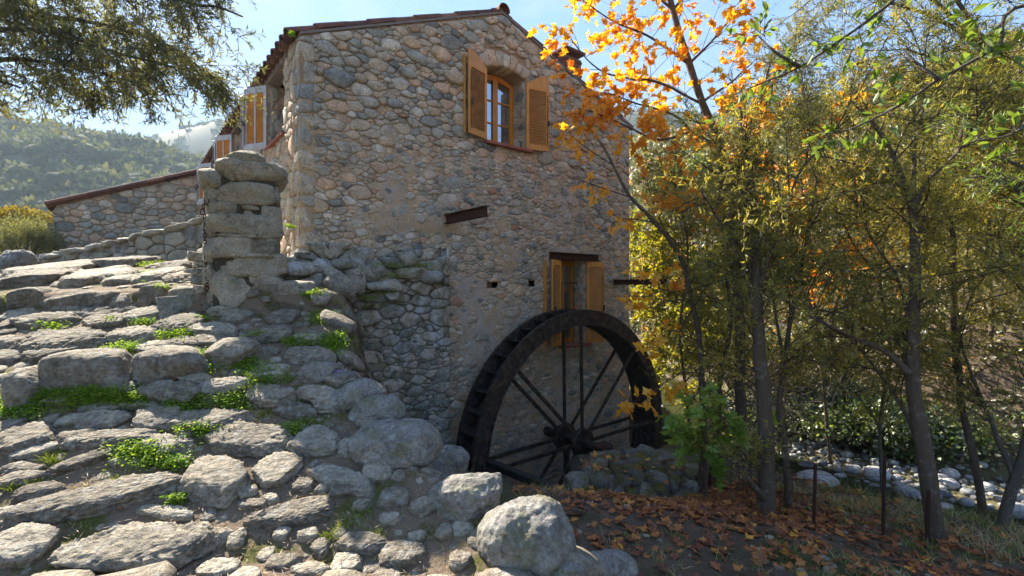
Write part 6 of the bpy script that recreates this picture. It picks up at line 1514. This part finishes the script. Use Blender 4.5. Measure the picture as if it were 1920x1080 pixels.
# straw and needles between the stones
C_ = scat(34000, -4.5, 2.2, 2.1, 6.5, lambda x, y, e, s: (e < .55) & (np.abs(x) < y * 1.1) & (fbm(np.stack([x, y, x * 0], 1) * 1.6, 2, 5) > -.12))
N = len(C_); D = unit(np.concatenate([g.normal(size=(N, 2)), g.normal(size=(N, 1)) * .22], 1)); C_[:, 2] += .02 + g.uniform(0, .012, N)
V, T, nb = leaf_cloud('blade', C_, D, g.uniform(.02, .075, N), g, 3); V = V.reshape(N, nb, 3); c_ = (V[:, 0] + V[:, 2]) / 2; V[:, 1] = c_ + (V[:, 1] - c_) * .35; V[:, 3] = c_ + (V[:, 3] - c_) * .35
link('straw_litter', mesh_np('straw_litter', V.reshape(-1, 3), T, np.repeat(g.random(N), nb)), M['litter'], kind='stuff')
# fallen plane leaves
def fallen(n, x0, x1, y0, y1, cond, size):
    C = scat(n, x0, x1, y0, y1, cond); N = len(C); a_ = g.uniform(0, 6.28, N); D = np.stack([np.cos(a_), np.sin(a_), g.normal(size=N) * .2], 1); C[:, 2] += g.uniform(.01, .05, N); V, T, nb = leaf_cloud('maple', C, D, g.uniform(*size, N), g, 2.2)
    return V, T, np.repeat(np.clip(g.beta(1.6, 1.9, N), 0, 1), nb)
fl = Acc(); dn = lambda x, y: np.exp(-(((x - 2.1) / 1.0) ** 2 + ((y - 5.3) / .75) ** 2))
fl.add(*fallen(9500, .0, 4.6, 3.6, 6.6, lambda x, y, e, s: (e > .35) & (s > 1.8) & (g.random(len(x)) < .10 + .95 * dn(x, y)), (.07, .13)))
fl.add(*fallen(1100, .2, 5.2, 2.5, 5.0, lambda x, y, e, s: (e > .35) & (s > 1.8) & (g.random(len(x)) < .5), (.06, .12)))
fl.add(*fallen(120, -4, 1, 2.6, 6.0, lambda x, y, e, s: (e < .2), (.03, .06)))
C_ = np.array([px(g.uniform(1085, 1290), g.uniform(850, 915), 6.1 + .8 * g.random()) for _ in range(130)]); V, T, nb = leaf_cloud('maple', C_ + [0, -.2, .05], g.normal(size=(130, 3)) * [1, 1, .3], g.uniform(.06, .11, 130), g, 1.5); fl.add(V, T, np.repeat(g.random(130), nb))
fl.obj('fallen_leaves', M['fallen_leaf'], kind='stuff')
r = random.Random(2)
C_ = on_ground(np.array([1100., 1290, 1345, 1440, 1020, 1240, 1190, 1400, 1500, 1160]), np.array([1020., 1040, 1055, 1010, 925, 1000, 940, 960, 1050, 980]))
# a few small stones lying in the leaf litter
sa = Acc(); C_ = scat(160, .3, 4.5, 2.6, 6, lambda x, y, e, s: (e > .4) & (s > 1.8))
for i, p in enumerate(C_): V, T = base_r[i % 14]; s_ = r.uniform(.015, .05); sa.add(V * s_ @ rotz(r.uniform(0, 6)).T + p, T, r.random())
sa.obj('ground_pebbles', M['path_stone'], kind='stuff')
# ferns in the ruined wall
def fern(name, label, u, v, out, n, L, seed):
    p = px_house(u, v, out); cw = C0 + AX * p[0] + np.array([-.625, .781]) * p[1]; c = np.array([cw[0], cw[1], p[2]]); root = thing(name, label, 'plant', tuple(c)); g_ = np.random.default_rng(seed)
    outv = np.array([.625, -.781, 0])
    for q in range(n):
        d = unit(outv * .8 + np.array([.781, .625, 0]) * g_.uniform(-1, 1) + [0, 0, g_.uniform(.1, 1.0)]); Lf = L * g_.uniform(.6, 1.1); t_ = np.linspace(0, 1, 14); P = d * (Lf * t_)[:, None] + np.array([0, 0, -.5 * Lf]) * (t_ ** 2)[:, None]
        sd_ = unit(np.cross(d, [0, 0, 1])); w_ = .30 * Lf * np.sin(np.pi * np.clip(t_ * .9 + .1, 0, 1)); a = Acc(); tube(a, P, np.linspace(.003, .001, 14), 4)
        for sg in (-1, 1):
            V, T, nb = leaf_cloud('blade', P[1:], sd_ * sg + d * .5 + g_.normal(size=(13, 3)) * .08, w_[1:] + .01, g_, 2); a.add(V, T, np.clip(g_.uniform(.2, .8) + 0 * V[:, 0], 0, 1))
        a.obj('frond', M['herb'], root)
fern('fern', 'bright green fern growing from the ruined wall beside the pillar foot', 620, 628, RU + .05, 11, .30, 3)
fern('fern', 'small fern in the dark joint higher up the ruined wall above the bright one', 642, 592, RU + .05, 7, .20, 4)
fern('wall_plant', 'yellow-green plant on the corner ledge of the mill', 540, 428, .05, 7, .16, 5)
fern('gutter_plant', 'tuft of leaves sprouting from the eaves tiles near the mill corner', 543, 70, .02, 5, .14, 6)
# dry overhanging weeds on top of the ruined wall
ga = Acc(); p = [px_house(u, v, RU + .08) for u, v in ((700, 500), (735, 500), (760, 505), (690, 520), (715, 520), (745, 520), (775, 500), (800, 505), (650, 560), (680, 560), (600, 590), (690, 560), (700, 575), (720, 550), (665, 600), (640, 640), (680, 690), (560, 580), (730, 500), (790, 498))]
C_ = np.array([[*(C0 + AX * q[0] + np.array([-.625, .781]) * q[1]), q[2]] for q in p]); V, T, tn = tufts(C_, 60, (.08, .26), .05, .55, .9, '', 1.4); V[:, 2] -= 0; ga.add(V, T, tn * .5); ga.obj('wall_weeds', M['grass'], kind='stuff')
# purple flowers
fw = thing('purple_flowers', 'tiny tuft of purple flowers by the blue-grey boulder', 'flowers', tuple(hit(640, 716))); sm = NT('petal'); pm = sm.pbr((.35, .22, .65), .6); C_ = on_ground(640 + g.normal(size=26) * 7, 712 + g.normal(size=26) * 2.5); D = unit(g.normal(size=(26, 3)) + [0, -.5, .6])
V, T, nb = leaf_cloud('round', C_ + [0, -.05, .07], D, .022, g, 1); link('petals', mesh_np('petals', V, T, .5), pm, fw, 'stuff', loc=-np.array(fw.location))

# ------------------------------------------------------------------ haze
a = Acc(); box(a, (0, 190, 28), (860, 560, 150), .01); hz = a.obj('haze', None, kind='stuff'); s = NT('haze')
vol = s.n('ShaderNodeVolumePrincipled'); vol.inputs['Color'].default_value = (.62, .82, 1, 1); vol.inputs['Density'].default_value = .0004; vol.inputs['Anisotropy'].default_value = .35
s.l(vol.outputs[0], s.out.inputs['Volume']); hz.data.materials.append(s.m)
